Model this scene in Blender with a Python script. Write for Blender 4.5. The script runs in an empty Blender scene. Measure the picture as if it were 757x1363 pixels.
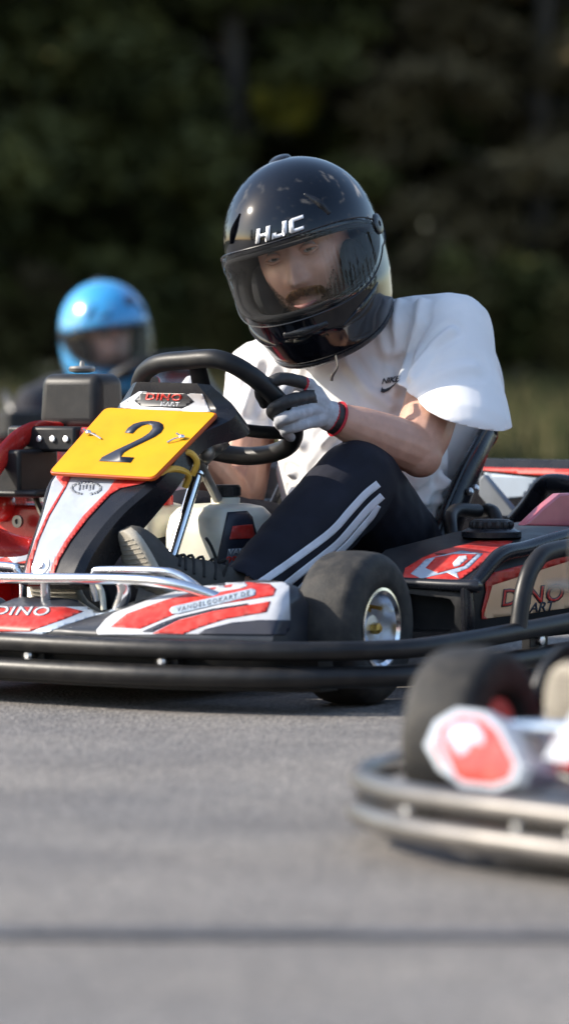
import bpy, bmesh, math, random
from mathutils import Vector, Matrix, noise
from mathutils.bvhtree import BVHTree
random.seed(7)
sc = bpy.context.scene
R = math.radians
# ---------------------------------------------------------------- camera, sky, sun, exposure
F = 5460.0; CAMZ = 0.6; PITCH = math.atan(211.5 / F)
cam_d = bpy.data.cameras.new('camera'); cam = bpy.data.objects.new('camera', cam_d)
sc.collection.objects.link(cam); sc.camera = cam
cam.location = (0, 0, CAMZ); cam.rotation_euler = (math.pi / 2 - PITCH, 0, 0)
cam_d.sensor_fit = 'HORIZONTAL'; cam_d.sensor_width = 36; cam_d.lens = 36 * F / 757
cam_d.clip_start = 0.5; cam_d.clip_end = 1000
cam_d.dof.use_dof = True; cam_d.dof.focus_distance = 7.45; cam_d.dof.aperture_fstop = 5.4
CM = Matrix.Translation(cam.location) @ cam.rotation_euler.to_matrix().to_4x4()
SUN = Vector((-0.84, 0.02, 0.50)).normalized()
w = bpy.data.worlds.new('World'); sc.world = w; w.use_nodes = True
nt = w.node_tree; bg = nt.nodes['Background']
sky = nt.nodes.new('ShaderNodeTexSky'); sky.sky_type = 'NISHITA'; sky.sun_disc = False
sky.sun_elevation = math.asin(SUN.z); sky.sun_rotation = math.atan2(SUN.x, SUN.y)
tcw = nt.nodes.new('ShaderNodeTexCoord'); nzw = nt.nodes.new('ShaderNodeTexNoise')
nzw.inputs['Scale'].default_value = 3.2; nzw.inputs['Detail'].default_value = 5; nzw.inputs['Roughness'].default_value = .5
mpw = nt.nodes.new('ShaderNodeMapping'); mpw.inputs['Scale'].default_value = (1, 1, 2.6)
rpw = nt.nodes.new('ShaderNodeValToRGB'); rpw.color_ramp.elements[0].position = .60; rpw.color_ramp.elements[1].position = .74
mxw = nt.nodes.new('ShaderNodeMix'); mxw.data_type = 'RGBA'
mxw.inputs['B'].default_value = (9, 9, 9.4, 1)
nt.links.new(tcw.outputs['Generated'], mpw.inputs[0]); nt.links.new(mpw.outputs[0], nzw.inputs['Vector'])
nt.links.new(nzw.outputs[0], rpw.inputs[0]); nt.links.new(rpw.outputs[0], mxw.inputs['Factor'])
nt.links.new(sky.outputs[0], mxw.inputs['A']); nt.links.new(mxw.outputs['Result'], bg.inputs[0])
bg.inputs[1].default_value = 0.148
sd = bpy.data.lights.new('sun', 'SUN'); so = bpy.data.objects.new('sun', sd); sc.collection.objects.link(so)
sd.energy = 4.1; sd.angle = R(.53); sd.color = (1, .91, .78)
so.rotation_euler = SUN.to_track_quat('Z', 'Y').to_euler(); so.location = (-20, 5, 15)
vs = sc.view_settings; vs.view_transform = 'Standard'; vs.look = 'None'; vs.gamma = 1; vs.exposure = 0.97
sc.cycles.use_denoising = True
sc.cycles.max_bounces = 8; sc.cycles.transparent_max_bounces = 24
sc.cycles.caustics_reflective = False; sc.cycles.caustics_refractive = False

# ---------------------------------------------------------------- helpers
def link(o): sc.collection.objects.link(o)
def ray(px, py):
    d = Vector(((px - 378.5) / F, -(py - 681.5) / F, -1)).normalized()
    return CM.translation.copy(), (CM.to_3x3() @ d).normalized()
TH = R(-125.0)
def kmat(x, y, th, z=0): return Matrix.Translation((x, y, z)) @ Matrix.Rotation(th, 4, 'Z')
KM = kmat(-0.295, 7.287, TH); KI = KM.inverted()
def K(px, py, u=None, v=None, z=None, Y=None):
    """the point of the kart's own frame seen at a pixel, on one of the frame's planes"""
    o, d = ray(px, py)
    if Y is not None:
        return KI @ (o + d * ((Y - o.y) / d.y))
    o = KI @ o; d = KI.to_3x3() @ d
    if u is not None: t = (u - o.x) / d.x
    elif v is not None: t = (v - o.y) / d.y
    else: t = (z - o.z) / d.z
    return o + d * t

def mat(name, col, rough=.5, metal=0., coat=0., var=.12, vs=12., bump=.0, bs=200., dust=0., spec=.5, col2=None, thr=(.45, .6), sss=0., aniso=None, dcol=(.23, .2, .165)):
    m = bpy.data.materials.new(name); m.use_nodes = True; t = m.node_tree; b = t.nodes['Principled BSDF']
    tc = t.nodes.new('ShaderNodeTexCoord'); mp = t.nodes.new('ShaderNodeMapping')
    t.links.new(tc.outputs['Object'], mp.inputs[0])
    if aniso: mp.inputs['Scale'].default_value = aniso
    n = t.nodes.new('ShaderNodeTexNoise'); n.inputs['Scale'].default_value = vs; n.inputs['Detail'].default_value = 6
    t.links.new(mp.outputs[0], n.inputs['Vector'])
    r = t.nodes.new('ShaderNodeValToRGB'); e = r.color_ramp.elements
    c2 = col2 or tuple(min(1, c * (1 + var)) for c in col)
    c1 = col if col2 else tuple(c * (1 - var) for c in col)
    e[0].position, e[1].position = thr; e[0].color = (*c1, 1); e[1].color = (*c2, 1)
    t.links.new(n.outputs[0], r.inputs[0]); out = r.outputs[0]
    rr = t.nodes.new('ShaderNodeMapRange'); rr.inputs['To Min'].default_value = max(.02, rough - .08); rr.inputs['To Max'].default_value = min(1, rough + .1)
    n2 = t.nodes.new('ShaderNodeTexNoise'); n2.inputs['Scale'].default_value = vs * 2.3; n2.inputs['Detail'].default_value = 8
    t.links.new(tc.outputs['Object'], n2.inputs['Vector']); t.links.new(n2.outputs[0], rr.inputs['Value'])
    if dust > 0:
        mx = t.nodes.new('ShaderNodeMix'); mx.data_type = 'RGBA'
        dr = t.nodes.new('ShaderNodeMapRange'); dr.inputs['From Min'].default_value = .42; dr.inputs['From Max'].default_value = .75
        dr.inputs['To Max'].default_value = dust; t.links.new(n2.outputs[0], dr.inputs['Value'])
        t.links.new(dr.outputs[0], mx.inputs['Factor']); t.links.new(out, mx.inputs['A']); mx.inputs['B'].default_value = (*dcol, 1)
        out = mx.outputs['Result']
    t.links.new(out, b.inputs['Base Color']); t.links.new(rr.outputs[0], b.inputs['Roughness'])
    b.inputs['Metallic'].default_value = metal; b.inputs['Coat Weight'].default_value = coat; b.inputs['Coat Roughness'].default_value = .08
    b.inputs['Specular IOR Level'].default_value = spec
    if sss: b.inputs['Subsurface Weight'].default_value = sss; b.inputs['Subsurface Radius'].default_value = (.02, .008, .004)
    if bump:
        n3 = t.nodes.new('ShaderNodeTexNoise'); n3.inputs['Scale'].default_value = bs; n3.inputs['Detail'].default_value = 5
        t.links.new(tc.outputs['Object'], n3.inputs['Vector'])
        bp = t.nodes.new('ShaderNodeBump'); bp.inputs['Strength'].default_value = bump; bp.inputs['Distance'].default_value = .002
        t.links.new(n3.outputs[0], bp.inputs['Height']); t.links.new(bp.outputs[0], b.inputs['Normal'])
    return m

M = dict(
 black_plastic=mat('black moulded plastic', (.012, .013, .015), .42, spec=.28, bump=.15, bs=500, dust=.06),
 gloss_black=mat('glossy black plastic', (.009, .010, .014), .26, spec=.4, coat=.0, dust=.03),
 tube_black=mat('black painted tube', (.008, .008, .009), .42, spec=.38, coat=.0, bump=.12, bs=90, dust=.06),
 rubber=mat('tyre rubber', (.020, .020, .020), .66, spec=.3, bump=.35, bs=260, dust=.16, vs=18),
 rubber_side=mat('tyre sidewall rubber', (.014, .014, .014), .5, dust=.08),
 chrome=mat('chromed steel', (.82, .83, .85), .17, metal=1, var=.05),
 alu=mat('aluminium', (.75, .76, .78), .42, metal=1, var=.1),
 dull_metal=mat('dull grey metal', (.28, .27, .25), .45, metal=.8, var=.3),
 white=mat('white glossy bodywork', (.38, .42, .48), .3, spec=.4, coat=.1, var=.06, dust=.25, vs=25),
 white_sticker=mat('white sticker', (.50, .52, .56), .35, spec=.35, coat=.0, var=.05, dust=.22, vs=28),
 bluewhite=mat('pale blue sticker', (.36, .43, .52), .3, coat=.2, var=.05, dust=.06),
 red=mat('red glossy plastic', (.50, .025, .022), .25, coat=.4, var=.1, dust=.06),
 red_sticker=mat('red sticker', (.52, .028, .020), .38, spec=.35, coat=.0, var=.15, vs=30, dust=.3, dcol=(.5, .2, .17)),
 pink=mat('faded red panel', (.48, .13, .15), .3, coat=.3, var=.08),
 beige=mat('pearl beige panel', (.85, .53, .31), .22, coat=.3, var=.15, vs=7),
 dark=mat('dark grey panel', (.03, .033, .04), .35, dust=.06),
 navy=mat('dark ink', (.018, .021, .035), .45),
 greyink=mat('grey ink', (.16, .18, .21), .45),
 yellow=mat('yellow number board', (.70, .33, .006), .55, spec=.22, var=.06, vs=9, dust=.10, dcol=(.3, .2, .05)),
 orange=mat('orange board edge', (.5, .08, .006), .4),
 tank=mat('cream translucent plastic', (.74, .72, .62), .34, var=.08, vs=7, sss=.15, dust=.12),
 brass=mat('brass fitting', (.62, .38, .09), .3, metal=.9, var=.2),
 hose=mat('yellow hose', (.62, .36, .05), .35, var=.15),
 steel=mat('engine metal', (.33, .32, .3), .4, metal=.9, var=.4, vs=30),
 skin=mat('skin', (.54, .31, .225), .44, var=.06, vs=28, sss=.12, bump=.22, bs=170),
 skin2=mat('skin shaded driver', (.5, .3, .24), .5, sss=.12),
 shirt=mat('white cotton', (.80, .79, .79), .9, var=.025, bump=.18, bs=380, spec=.2),
 darkshirt=mat('charcoal cotton', (.04, .042, .05), .9, bump=.2, bs=300, spec=.2),
 trousers=mat('black tracksuit fabric', (.011, .012, .020), .78, bump=.3, bs=420, spec=.25, var=.2),
 stripe=mat('white fabric tape', (.66, .67, .72), .7, bump=.2, bs=500, spec=.2),
 glove_grey=mat('grey glove fabric', (.42, .43, .46), .8, var=.1, vs=60, bump=.4, bs=600, spec=.2),
 glove_black=mat('black glove leather', (.02, .02, .021), .55, bump=.3, bs=400),
 red_fabric=mat('red trim fabric', (.50, .015, .03), .7),
 sole=mat('worn shoe sole', (.42, .38, .31), .8, bump=.5, bs=120, var=.18, vs=14),
 shoe=mat('dark canvas shoe', (.05, .047, .042), .85, bump=.4, bs=300, dust=.25),
 shoe_side=mat('taupe shoe rubber', (.27, .25, .21), .7, bump=.2, bs=100),
 lace=mat('black lace', (.012, .012, .012), .8),
 foam=mat('helmet lining', (.012, .012, .013), .95, bump=.4, bs=200),
 eye=mat('eye white', (.45, .43, .41), .15, coat=.5),
 iris=mat('iris', (.05, .045, .035), .15, coat=.6),
 hair=mat('ginger moustache hair', (.34, .17, .07), .6, var=.4, vs=90),
 beard=mat('beard hair', (.15, .09, .05), .65, var=.3, vs=90),
 lips=mat('lips', (.42, .17, .14), .4, sss=.1),
 brow=mat('brown hair', (.07, .042, .022), .65, var=.3, vs=90),
 helmet_black=mat('black lacquered helmet', (.003, .004, .007), .05, coat=.0, var=.05, vs=3),
 helmet_blue=mat('bright blue helmet', (.04, .30, .62), .22, coat=.7, var=.05, vs=3),
 grey_bar=mat('pale grey bumper tube', (.16, .152, .145), .32, metal=.6, var=.15, vs=6, dust=.12),  # paler, more metallic grey than the black tubes of the other karts
 silver=mat('silver lettering', (.72, .73, .75), .35, metal=.3),
)
def visor_mat(name, tint, fac):
    m = bpy.data.materials.new(name); m.use_nodes = True; t = m.node_tree; t.nodes.clear()
    o = t.nodes.new('ShaderNodeOutputMaterial'); mx = t.nodes.new('ShaderNodeMixShader')
    tr = t.nodes.new('ShaderNodeBsdfTransparent'); tr.inputs[0].default_value = (*tint, 1)
    g = t.nodes.new('ShaderNodeBsdfGlossy'); g.inputs['Roughness'].default_value = .012
    fr = t.nodes.new('ShaderNodeFresnel'); fr.inputs[0].default_value = 1.5
    ml = t.nodes.new('ShaderNodeMath'); ml.operation = 'MULTIPLY'; ml.inputs[1].default_value = fac
    df = t.nodes.new('ShaderNodeBsdfDiffuse'); df.inputs[0].default_value = (.5, .5, .48, 1)
    mx2 = t.nodes.new('ShaderNodeMixShader')
    tc = t.nodes.new('ShaderNodeTexCoord'); n = t.nodes.new('ShaderNodeTexNoise'); n.inputs['Scale'].default_value = 9; n.inputs['Detail'].default_value = 9
    n.inputs['Roughness'].default_value = .7
    rg = t.nodes.new('ShaderNodeMapRange'); rg.inputs['From Min'].default_value = .4; rg.inputs['From Max'].default_value = .8
    rg.inputs['To Min'].default_value = .002; rg.inputs['To Max'].default_value = .03
    t.links.new(tc.outputs['Object'], n.inputs['Vector']); t.links.new(n.outputs[0], rg.inputs['Value'])
    t.links.new(fr.outputs[0], ml.inputs[0]); t.links.new(ml.outputs[0], mx.inputs[0])
    t.links.new(tr.outputs[0], mx.inputs[1]); t.links.new(g.outputs[0], mx.inputs[2])
    t.links.new(rg.outputs[0], mx2.inputs[0]); t.links.new(mx.outputs[0], mx2.inputs[1]); t.links.new(df.outputs[0], mx2.inputs[2])
    t.links.new(mx2.outputs[0], o.inputs[0]); return m
M['visor'] = visor_mat('clear scratched visor', (.985, .985, .98), .62)
M['visor_dark'] = visor_mat('smoked visor', (.85, .85, .86), .7)

def obj(name, bm, m, parent=None, smooth=True, bevel=0, solid=0, seg=2, ang=35, off=-1, recalc=False):
    me = bpy.data.meshes.new(name)
    if isinstance(bm, bpy.types.Mesh): me = bm; me.name = name
    else:
        bmesh.ops.recalc_face_normals(bm, faces=bm.faces) if ang < 180 or recalc else None
        bm.to_mesh(me); bm.free()
    if isinstance(bm, bpy.types.Mesh): me.materials.clear()
    for k in (m if isinstance(m, (list, tuple)) else [m]): me.materials.append(k)
    if smooth:
        me.shade_smooth()
        if ang < 180: me.set_sharp_from_angle(angle=R(ang))
    o = bpy.data.objects.new(name, me); link(o)
    if parent: o.parent = parent
    if solid:
        s = o.modifiers.new('s', 'SOLIDIFY'); s.thickness = solid; s.offset = off
        if isinstance(m, (list, tuple)) and len(m) > 1: s.material_offset = 1; s.material_offset_rim = 1
    if bevel:
        b = o.modifiers.new('b', 'BEVEL'); b.width = bevel; b.segments = seg; b.limit_method = 'ANGLE'; b.angle_limit = R(ang)
        b.harden_normals = False
    return o
def thing(name, label, cat, mtx=None, group=None, kind=None):
    o = bpy.data.objects.new(name, None); link(o); o.empty_display_size = .1
    if mtx is not None: o.matrix_world = mtx
    return tag(o, label, cat, group, kind)
def tag(o, label=None, cat=None, group=None, kind=None):
    if label: o['label'] = label
    if cat: o['category'] = cat
    if group: o['group'] = group
    if kind: o['kind'] = kind
    return o
def B(): return bmesh.new()
def box(bm, c, s, rot=None, taper=1.0):
    c = Vector(c); vs_ = []
    for z in (-.5, .5):
        k = taper if z > 0 else 1
        for x, y in ((-.5, -.5), (.5, -.5), (.5, .5), (-.5, .5)):
            p = Vector((x * s[0] * k, y * s[1] * k, z * s[2]))
            if rot: p = rot @ p
            vs_.append(bm.verts.new(c + p))
    for f in ((0, 3, 2, 1), (4, 5, 6, 7), (0, 1, 5, 4), (1, 2, 6, 5), (2, 3, 7, 6), (3, 0, 4, 7)):
        bm.faces.new([vs_[i] for i in f])
def cr(pts, n):
    """Catmull-Rom through points (any length vectors)"""
    if len(pts) < 3: return [pts[0] + (pts[-1] - pts[0]) * (i / n) for i in range(n + 1)]
    out = []; P = [pts[0] * 2 - pts[1]] + list(pts) + [pts[-1] * 2 - pts[-2]]
    m = len(pts) - 1
    for i in range(n + 1):
        t = i / n * m; k = min(int(t), m - 1); t -= k
        a, b, c, d = P[k:k + 4]
        out.append(.5 * ((2 * b) + (c - a) * t + (2 * a - 5 * b + 4 * c - d) * t * t + (3 * b - a - 3 * c + d) * t ** 3))
    return out
def V(*a): return Vector(a)
def tube(bm, pts, r, seg=12, n=None, closed=False, ends=True, ref=None, rnd=False):
    """tube along points; r: number, list of numbers or list of (ra, rb); ref: direction of ra"""
    pts = [Vector(p) for p in pts]; m = len(pts)
    rl = r if isinstance(r, (list, tuple)) else [r] * m
    rl = [(q, q) if not isinstance(q, (list, tuple)) else q for q in rl]
    if n:
        ext = [Vector((*p, a, b)) for p, (a, b) in zip(pts, rl)]
        if closed:
            ext = ext + [ext[0]]; q = []
            N = len(pts)
            for i in range(n):
                t = i / n * N; k = int(t); t -= k
                a, b, c, d = [ext[(k + j) % N] for j in (-1, 0, 1, 2)]
                q.append(.5 * ((2 * b) + (c - a) * t + (2 * a - 5 * b + 4 * c - d) * t * t + (3 * b - a - 3 * c + d) * t ** 3))
        else: q = cr(ext, n)
        pts = [Vector(e[:3]) for e in q]; rl = [(max(e[3], .0004), max(e[4], .0004)) for e in q]
    m = len(pts)
    if rnd and not closed:
        t0 = (pts[0] - pts[1]).normalized(); t1 = (pts[-1] - pts[-2]).normalized()
        p0, r0, p1, r1 = pts[0], rl[0], pts[-1], rl[-1]; A = []; Cc = []
        for k in (85, 60, 30):
            c, s = math.cos(R(k)), math.sin(R(k))
            A.append((p0 + t0 * s * min(r0), (r0[0] * c, r0[1] * c)))
        for k in (30, 60, 85):
            c, s = math.cos(R(k)), math.sin(R(k))
            Cc.append((p1 + t1 * s * min(r1), (r1[0] * c, r1[1] * c)))
        pts = [a[0] for a in A] + pts + [a[0] for a in Cc]; rl = [a[1] for a in A] + rl + [a[1] for a in Cc]; m = len(pts)
    rings = []; up = None
    for i, p in enumerate(pts):
        if closed: tg = pts[(i + 1) % m] - pts[i - 1]
        else: tg = pts[min(i + 1, m - 1)] - pts[max(i - 1, 0)]
        if tg.length < 1e-9: tg = V(0, 0, 1)
        tg.normalize()
        if ref is not None: x = Vector(ref) - tg * tg.dot(Vector(ref)); x.normalize()
        else:
            if up is None:
                up = V(0, 0, 1) if abs(tg.z) < .9 else V(1, 0, 0)
            x = up - tg * tg.dot(up); x.normalize(); up = x
        y = tg.cross(x)
        ra, rb = rl[i]
        rings.append([bm.verts.new(p + x * ra * math.cos(2 * math.pi * k / seg) + y * rb * math.sin(2 * math.pi * k / seg)) for k in range(seg)])
    for i in range(m if closed else m - 1):
        a, b = rings[i], rings[(i + 1) % m]
        for k in range(seg): bm.faces.new((a[k], a[(k + 1) % seg], b[(k + 1) % seg], b[k]))
    if not closed and ends:
        bm.faces.new(list(reversed(rings[0]))); bm.faces.new(rings[-1])
def ball(bm, c, r, rot=None, seg=20):
    r = r if isinstance(r, (list, tuple)) else (r, r, r)
    m = Matrix.Translation(c) @ (rot.to_4x4() if rot else Matrix()) @ Matrix.Diagonal((*r, 1))
    bmesh.ops.create_uvsphere(bm, u_segments=seg, v_segments=seg * 2 // 3, radius=1, matrix=m)
def lathe(bm, prof, org, axis, seg=32, closed=False):
    """prof: (radius, height along axis)"""
    axis = Vector(axis).normalized(); x = axis.orthogonal().normalized(); y = axis.cross(x); org = Vector(org)
    rings = [[bm.verts.new(org + axis * h + (x * math.cos(2 * math.pi * k / seg) + y * math.sin(2 * math.pi * k / seg)) * max(r, .0003)) for k in range(seg)] for r, h in prof]
    for a, b in zip(rings, rings[1:] + ([rings[0]] if closed else [])):
        for k in range(seg): bm.faces.new((a[k], a[(k + 1) % seg], b[(k + 1) % seg], b[k]))
    if not closed: bm.faces.new(list(reversed(rings[0]))); bm.faces.new(rings[-1])
def loft(bm, secs, cap=True, loop=True):
    rings = [[bm.verts.new(Vector(p)) for p in s] for s in secs]; n = len(rings[0])
    for a, b in zip(rings, rings[1:]):
        for k in range(n if loop else n - 1): bm.faces.new((a[k], a[(k + 1) % n], b[(k + 1) % n], b[k]))
    if cap and loop: bm.faces.new(list(reversed(rings[0]))); bm.faces.new(rings[-1])
def prism(bm, poly, nrm, th):
    poly = [Vector(p) for p in poly]; nrm = Vector(nrm).normalized() * th
    loft(bm, [poly, [p + nrm for p in poly]])
def remesh(bm, vox, smooth=2, fn=None):
    """fuse overlapping closed shapes into one continuous surface"""
    me = bpy.data.meshes.new('tmp'); bm.to_mesh(me); bm.free()
    o = bpy.data.objects.new('tmp', me); link(o)
    r = o.modifiers.new('r', 'REMESH'); r.mode = 'VOXEL'; r.voxel_size = vox
    dg = bpy.context.evaluated_depsgraph_get(); m2 = bpy.data.meshes.new_from_object(o.evaluated_get(dg))
    bpy.data.objects.remove(o)
    b = B(); b.from_mesh(m2); bpy.data.meshes.remove(m2)
    for _ in range(smooth): bmesh.ops.smooth_vert(b, verts=b.verts, factor=.5, use_axis_x=True, use_axis_y=True, use_axis_z=True)
    if fn:
        b.normal_update()
        mv = [(v, fn(v.co, v.normal)) for v in b.verts]
        for v, d in mv: v.co += v.normal * d
    return b
def bvh(*objs):
    vs_, fs = [], []
    for o in objs:
        k = len(vs_); vs_ += [v.co.copy() for v in o.data.vertices]; fs += [[k + i for i in p.vertices] for p in o.data.polygons]
    return BVHTree.FromPolygons(vs_, fs)
def camray(px, py):
    o, d = ray(px, py); return KI @ o, KI.to_3x3() @ d
def mirror_ray(px, py):
    o, d = camray(px, py); return V(o.x, -o.y, o.z), V(d.x, -d.y, d.z)
def flat(polys):
    b = B()
    for p in polys: b.faces.new([b.verts.new((x, y, 0)) for x, y in p])
    return b
def band(pts, w, taper=0):
    """outline of a ribbon of width w along 2-D points"""
    P = cr([Vector((x, y)) for x, y in pts], 24); L_, R_ = [], []
    for i, p in enumerate(P):
        t = (P[min(24, i + 1)] - P[max(0, i - 1)]).normalized(); n = Vector((-t.y, t.x)) * w / 2; L_.append(tuple(p + n)); R_.append(tuple(p - n))
    return L_ + R_[::-1]
def text2d(s, org, ex, ey, bold=.0, shear=0., size=1., spacing=1.):
    c = bpy.data.curves.new('t', 'FONT'); c.body = s; c.size = 1; c.offset = bold; c.shear = shear; c.align_x = 'CENTER'; c.align_y = 'CENTER'
    c.space_character = spacing; c.resolution_u = 3
    o = bpy.data.objects.new('t', c); link(o); dg = bpy.context.evaluated_depsgraph_get()
    me = bpy.data.meshes.new_from_object(o.evaluated_get(dg)); bpy.data.objects.remove(o)
    b = B(); b.from_mesh(me)
    for v in b.verts:
        x, y = v.co.x * size, v.co.y * size
        v.co = V(org[0] + ex[0] * x + ey[0] * y, org[1] + ex[1] * x + ey[1] * y, 0)
    return b
def sticker(name, b, tree, m, parent, off=.0012, rays=camray, step=4, fallback=None):
    """a thin printed film laid on a surface: a 2-D outline cast on to it"""
    if isinstance(b, list): b = flat(b)
    xs = [v.co.x for v in b.verts]; ys = [v.co.y for v in b.verts]
    for lo, hi, nrm in ((min(xs), max(xs), V(1, 0, 0)), (min(ys), max(ys), V(0, 1, 0))):
        k = math.floor(lo / step) * step + step
        while k < hi:
            bmesh.ops.bisect_plane(b, geom=b.verts[:] + b.edges[:] + b.faces[:], plane_co=nrm * k, plane_no=nrm); k += step
    bmesh.ops.triangulate(b, faces=[f for f in b.faces if len(f.verts) > 4])
    bad = []; off = .0005 + off * .42; mx_ = (min(xs) + max(xs)) / 2; my_ = (min(ys) + max(ys)) / 2
    hit = [h[3] for h in (tree.ray_cast(*rays(v.co.x, v.co.y)) for v in b.verts) if h[0] is not None]
    depth = sum(hit) / len(hit) if hit else None
    for v in b.verts:
        o, d = rays(v.co.x, v.co.y); h = tree.ray_cast(o, d)
        if h[0] is None:
            if depth is None: bad.append(v); continue
            h = tree.find_nearest(o + d * depth, .05)
            if h[0] is None: bad.append(v); continue
        n = h[1] if h[1].dot(d) < 0 else -h[1]
        v.co = h[0] + n * off * .5 - d.normalized() * off * 1.1
    if bad: bmesh.ops.delete(b, geom=bad, context='VERTS')
    if not b.faces: b.free(); return None
    big = [f for f in b.faces if max(e.calc_length() for e in f.edges) > .12]
    if big: bmesh.ops.delete(b, geom=big, context='FACES')

    return obj(name, b, m, parent, solid=.0003, off=1, ang=60)
def Z(x0, y0, s, pts): return [(x0 + x / s, y0 + y / s) for x, y in pts]
def islands(bm):
    """split a bmesh into its connected pieces"""
    left = set(bm.verts); out = []
    while left:
        v = left.pop(); st = [v]; comp = [v]
        while st:
            for e in st.pop().link_edges:
                for q in e.verts:
                    if q in left: left.discard(q); st.append(q); comp.append(q)
        n = B(); mp = {q: n.verts.new(q.co) for q in comp}
        fs = {f for q in comp for f in q.link_faces}
        for f in fs: n.faces.new([mp[q] for q in f.verts])
        out.append(n)
    bm.free(); return out
def pieces(name, bm, m, parent=None, **k): return [obj(name, p, m, parent, **k) for p in islands(bm)]
def copy_tree(o, parent=None, skip=(), swap=None):
    c = o.copy(); link(c)
    if parent: c.parent = parent
    for ch in o.children:
        if ch.name.split('.')[0] in skip: continue
        copy_tree(ch, c, skip)
    return c
# ---------------------------------------------------------------- setting
def simple_nodes(name):
    m = bpy.data.materials.new(name); m.use_nodes = True; return m, m.node_tree, m.node_tree.nodes['Principled BSDF']
def asphalt_mat():
    m, t, b = simple_nodes('asphalt'); tc = t.nodes.new('ShaderNodeTexCoord')
    def nz(s, d=6, sc_=None, rough=.55):
        n = t.nodes.new('ShaderNodeTexNoise'); n.inputs['Scale'].default_value = s; n.inputs['Detail'].default_value = d; n.inputs['Roughness'].default_value = rough
        if sc_:
            mp = t.nodes.new('ShaderNodeMapping'); mp.inputs['Scale'].default_value = sc_; mp.inputs['Rotation'].default_value = (0, 0, .3)
            t.links.new(tc.outputs['Object'], mp.inputs[0]); t.links.new(mp.outputs[0], n.inputs['Vector'])
        else: t.links.new(tc.outputs['Object'], n.inputs['Vector'])
        return n.outputs[0]
    def ramp(i, a, ca, c, cc):
        r = t.nodes.new('ShaderNodeValToRGB'); e = r.color_ramp.elements; e[0].position = a; e[1].position = c; e[0].color = (*ca, 1); e[1].color = (*cc, 1)
        t.links.new(i, r.inputs[0]); return r.outputs[0]
    def mul(a, c, f=1.):
        x = t.nodes.new('ShaderNodeMix'); x.data_type = 'RGBA'; x.blend_type = 'MULTIPLY'; x.inputs['Factor'].default_value = f
        t.links.new(a, x.inputs['A']); t.links.new(c, x.inputs['B']); return x.outputs['Result']
    vo = t.nodes.new('ShaderNodeTexVoronoi'); vo.inputs['Scale'].default_value = 150; t.links.new(tc.outputs['Object'], vo.inputs['Vector'])
    stones = ramp(vo.outputs['Color'], 0, (.090, .087, .084), 1, (.345, .32, .295))
    fine = ramp(nz(420, 4), .35, (.3, .3, .3), .7, (1.6, 1.6, 1.6))
    patch = ramp(nz(1.6, 9, rough=.7), .3, (.78, .80, .84), .7, (1.12, 1.10, 1.07))
    skid = ramp(nz(2.0, 6, (.8, 1.8, 1)), .36, (.80, .80, .81), .58, (1, 1, 1))
    c = mul(mul(mul(stones, fine), patch), skid)
    t.links.new(c, b.inputs['Base Color']); b.inputs['Roughness'].default_value = .78; b.inputs['Specular IOR Level'].default_value = .35
    bp = t.nodes.new('ShaderNodeBump'); bp.inputs['Strength'].default_value = .7; bp.inputs['Distance'].default_value = .003
    t.links.new(vo.outputs['Distance'], bp.inputs['Height']); t.links.new(bp.outputs[0], b.inputs['Normal']); return m
def sheet(name, x0, x1, y0, y1, m, z=0., nx=1, ny=1, zf=None):
    b = B(); g = [[b.verts.new((x0 + (x1 - x0) * i / nx, y0 + (y1 - y0) * j / ny, z)) for i in range(nx + 1)] for j in range(ny + 1)]
    for j in range(ny):
        for i in range(nx): b.faces.new((g[j][i], g[j][i + 1], g[j + 1][i + 1], g[j + 1][i]))
    if zf:
        for v in b.verts: v.co.z = zf(v.co.x, v.co.y)
    return obj(name, b, m, ang=180, recalc=True)
track = tag(sheet('track', -60, 60, -22, 21, asphalt_mat(), .0), kind='structure')
strip_bm = B()
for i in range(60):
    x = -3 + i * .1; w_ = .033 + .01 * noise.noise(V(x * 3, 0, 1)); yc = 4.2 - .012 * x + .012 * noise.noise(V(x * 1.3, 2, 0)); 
    a = [strip_bm.verts.new((x + dx, yc + s * w_, .004)) for dx, s in ((0, -1), (.1, -1), (.1, 1), (0, 1))]; strip_bm.faces.new(a)
bmesh.ops.remove_doubles(strip_bm, verts=strip_bm.verts, dist=.02)
tag(obj('dark_ground_strip', strip_bm, mat('dark_strip', (.075, .075, .08), .6, bump=.5, bs=150, var=.3)), kind='structure')  # thin dark uneven strip lying across the track, just above the asphalt
def bank(x, y):
    t = min(1, max(0, (y - 21) / 22)); return -.02 + .31 * t * t * (3 - 2 * t) + .05 * noise.noise(V(x * .2, y * .2, 0)) * t
grass_m = mat('grass ground', (.020, .028, .009), .95, col2=(.07, .062, .028), thr=(.38, .62), vs=.55, spec=.1)
tag(sheet('grass_bank', -70, 70, 20.8, 200, grass_m, nx=60, ny=90, zf=bank), kind='structure')
tag(sheet('ground', -400, 400, -300, 500, mat('field ground', (.05, .06, .025), .95, var=.3, vs=.2, spec=.1), z=-.06), kind='structure')

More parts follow.
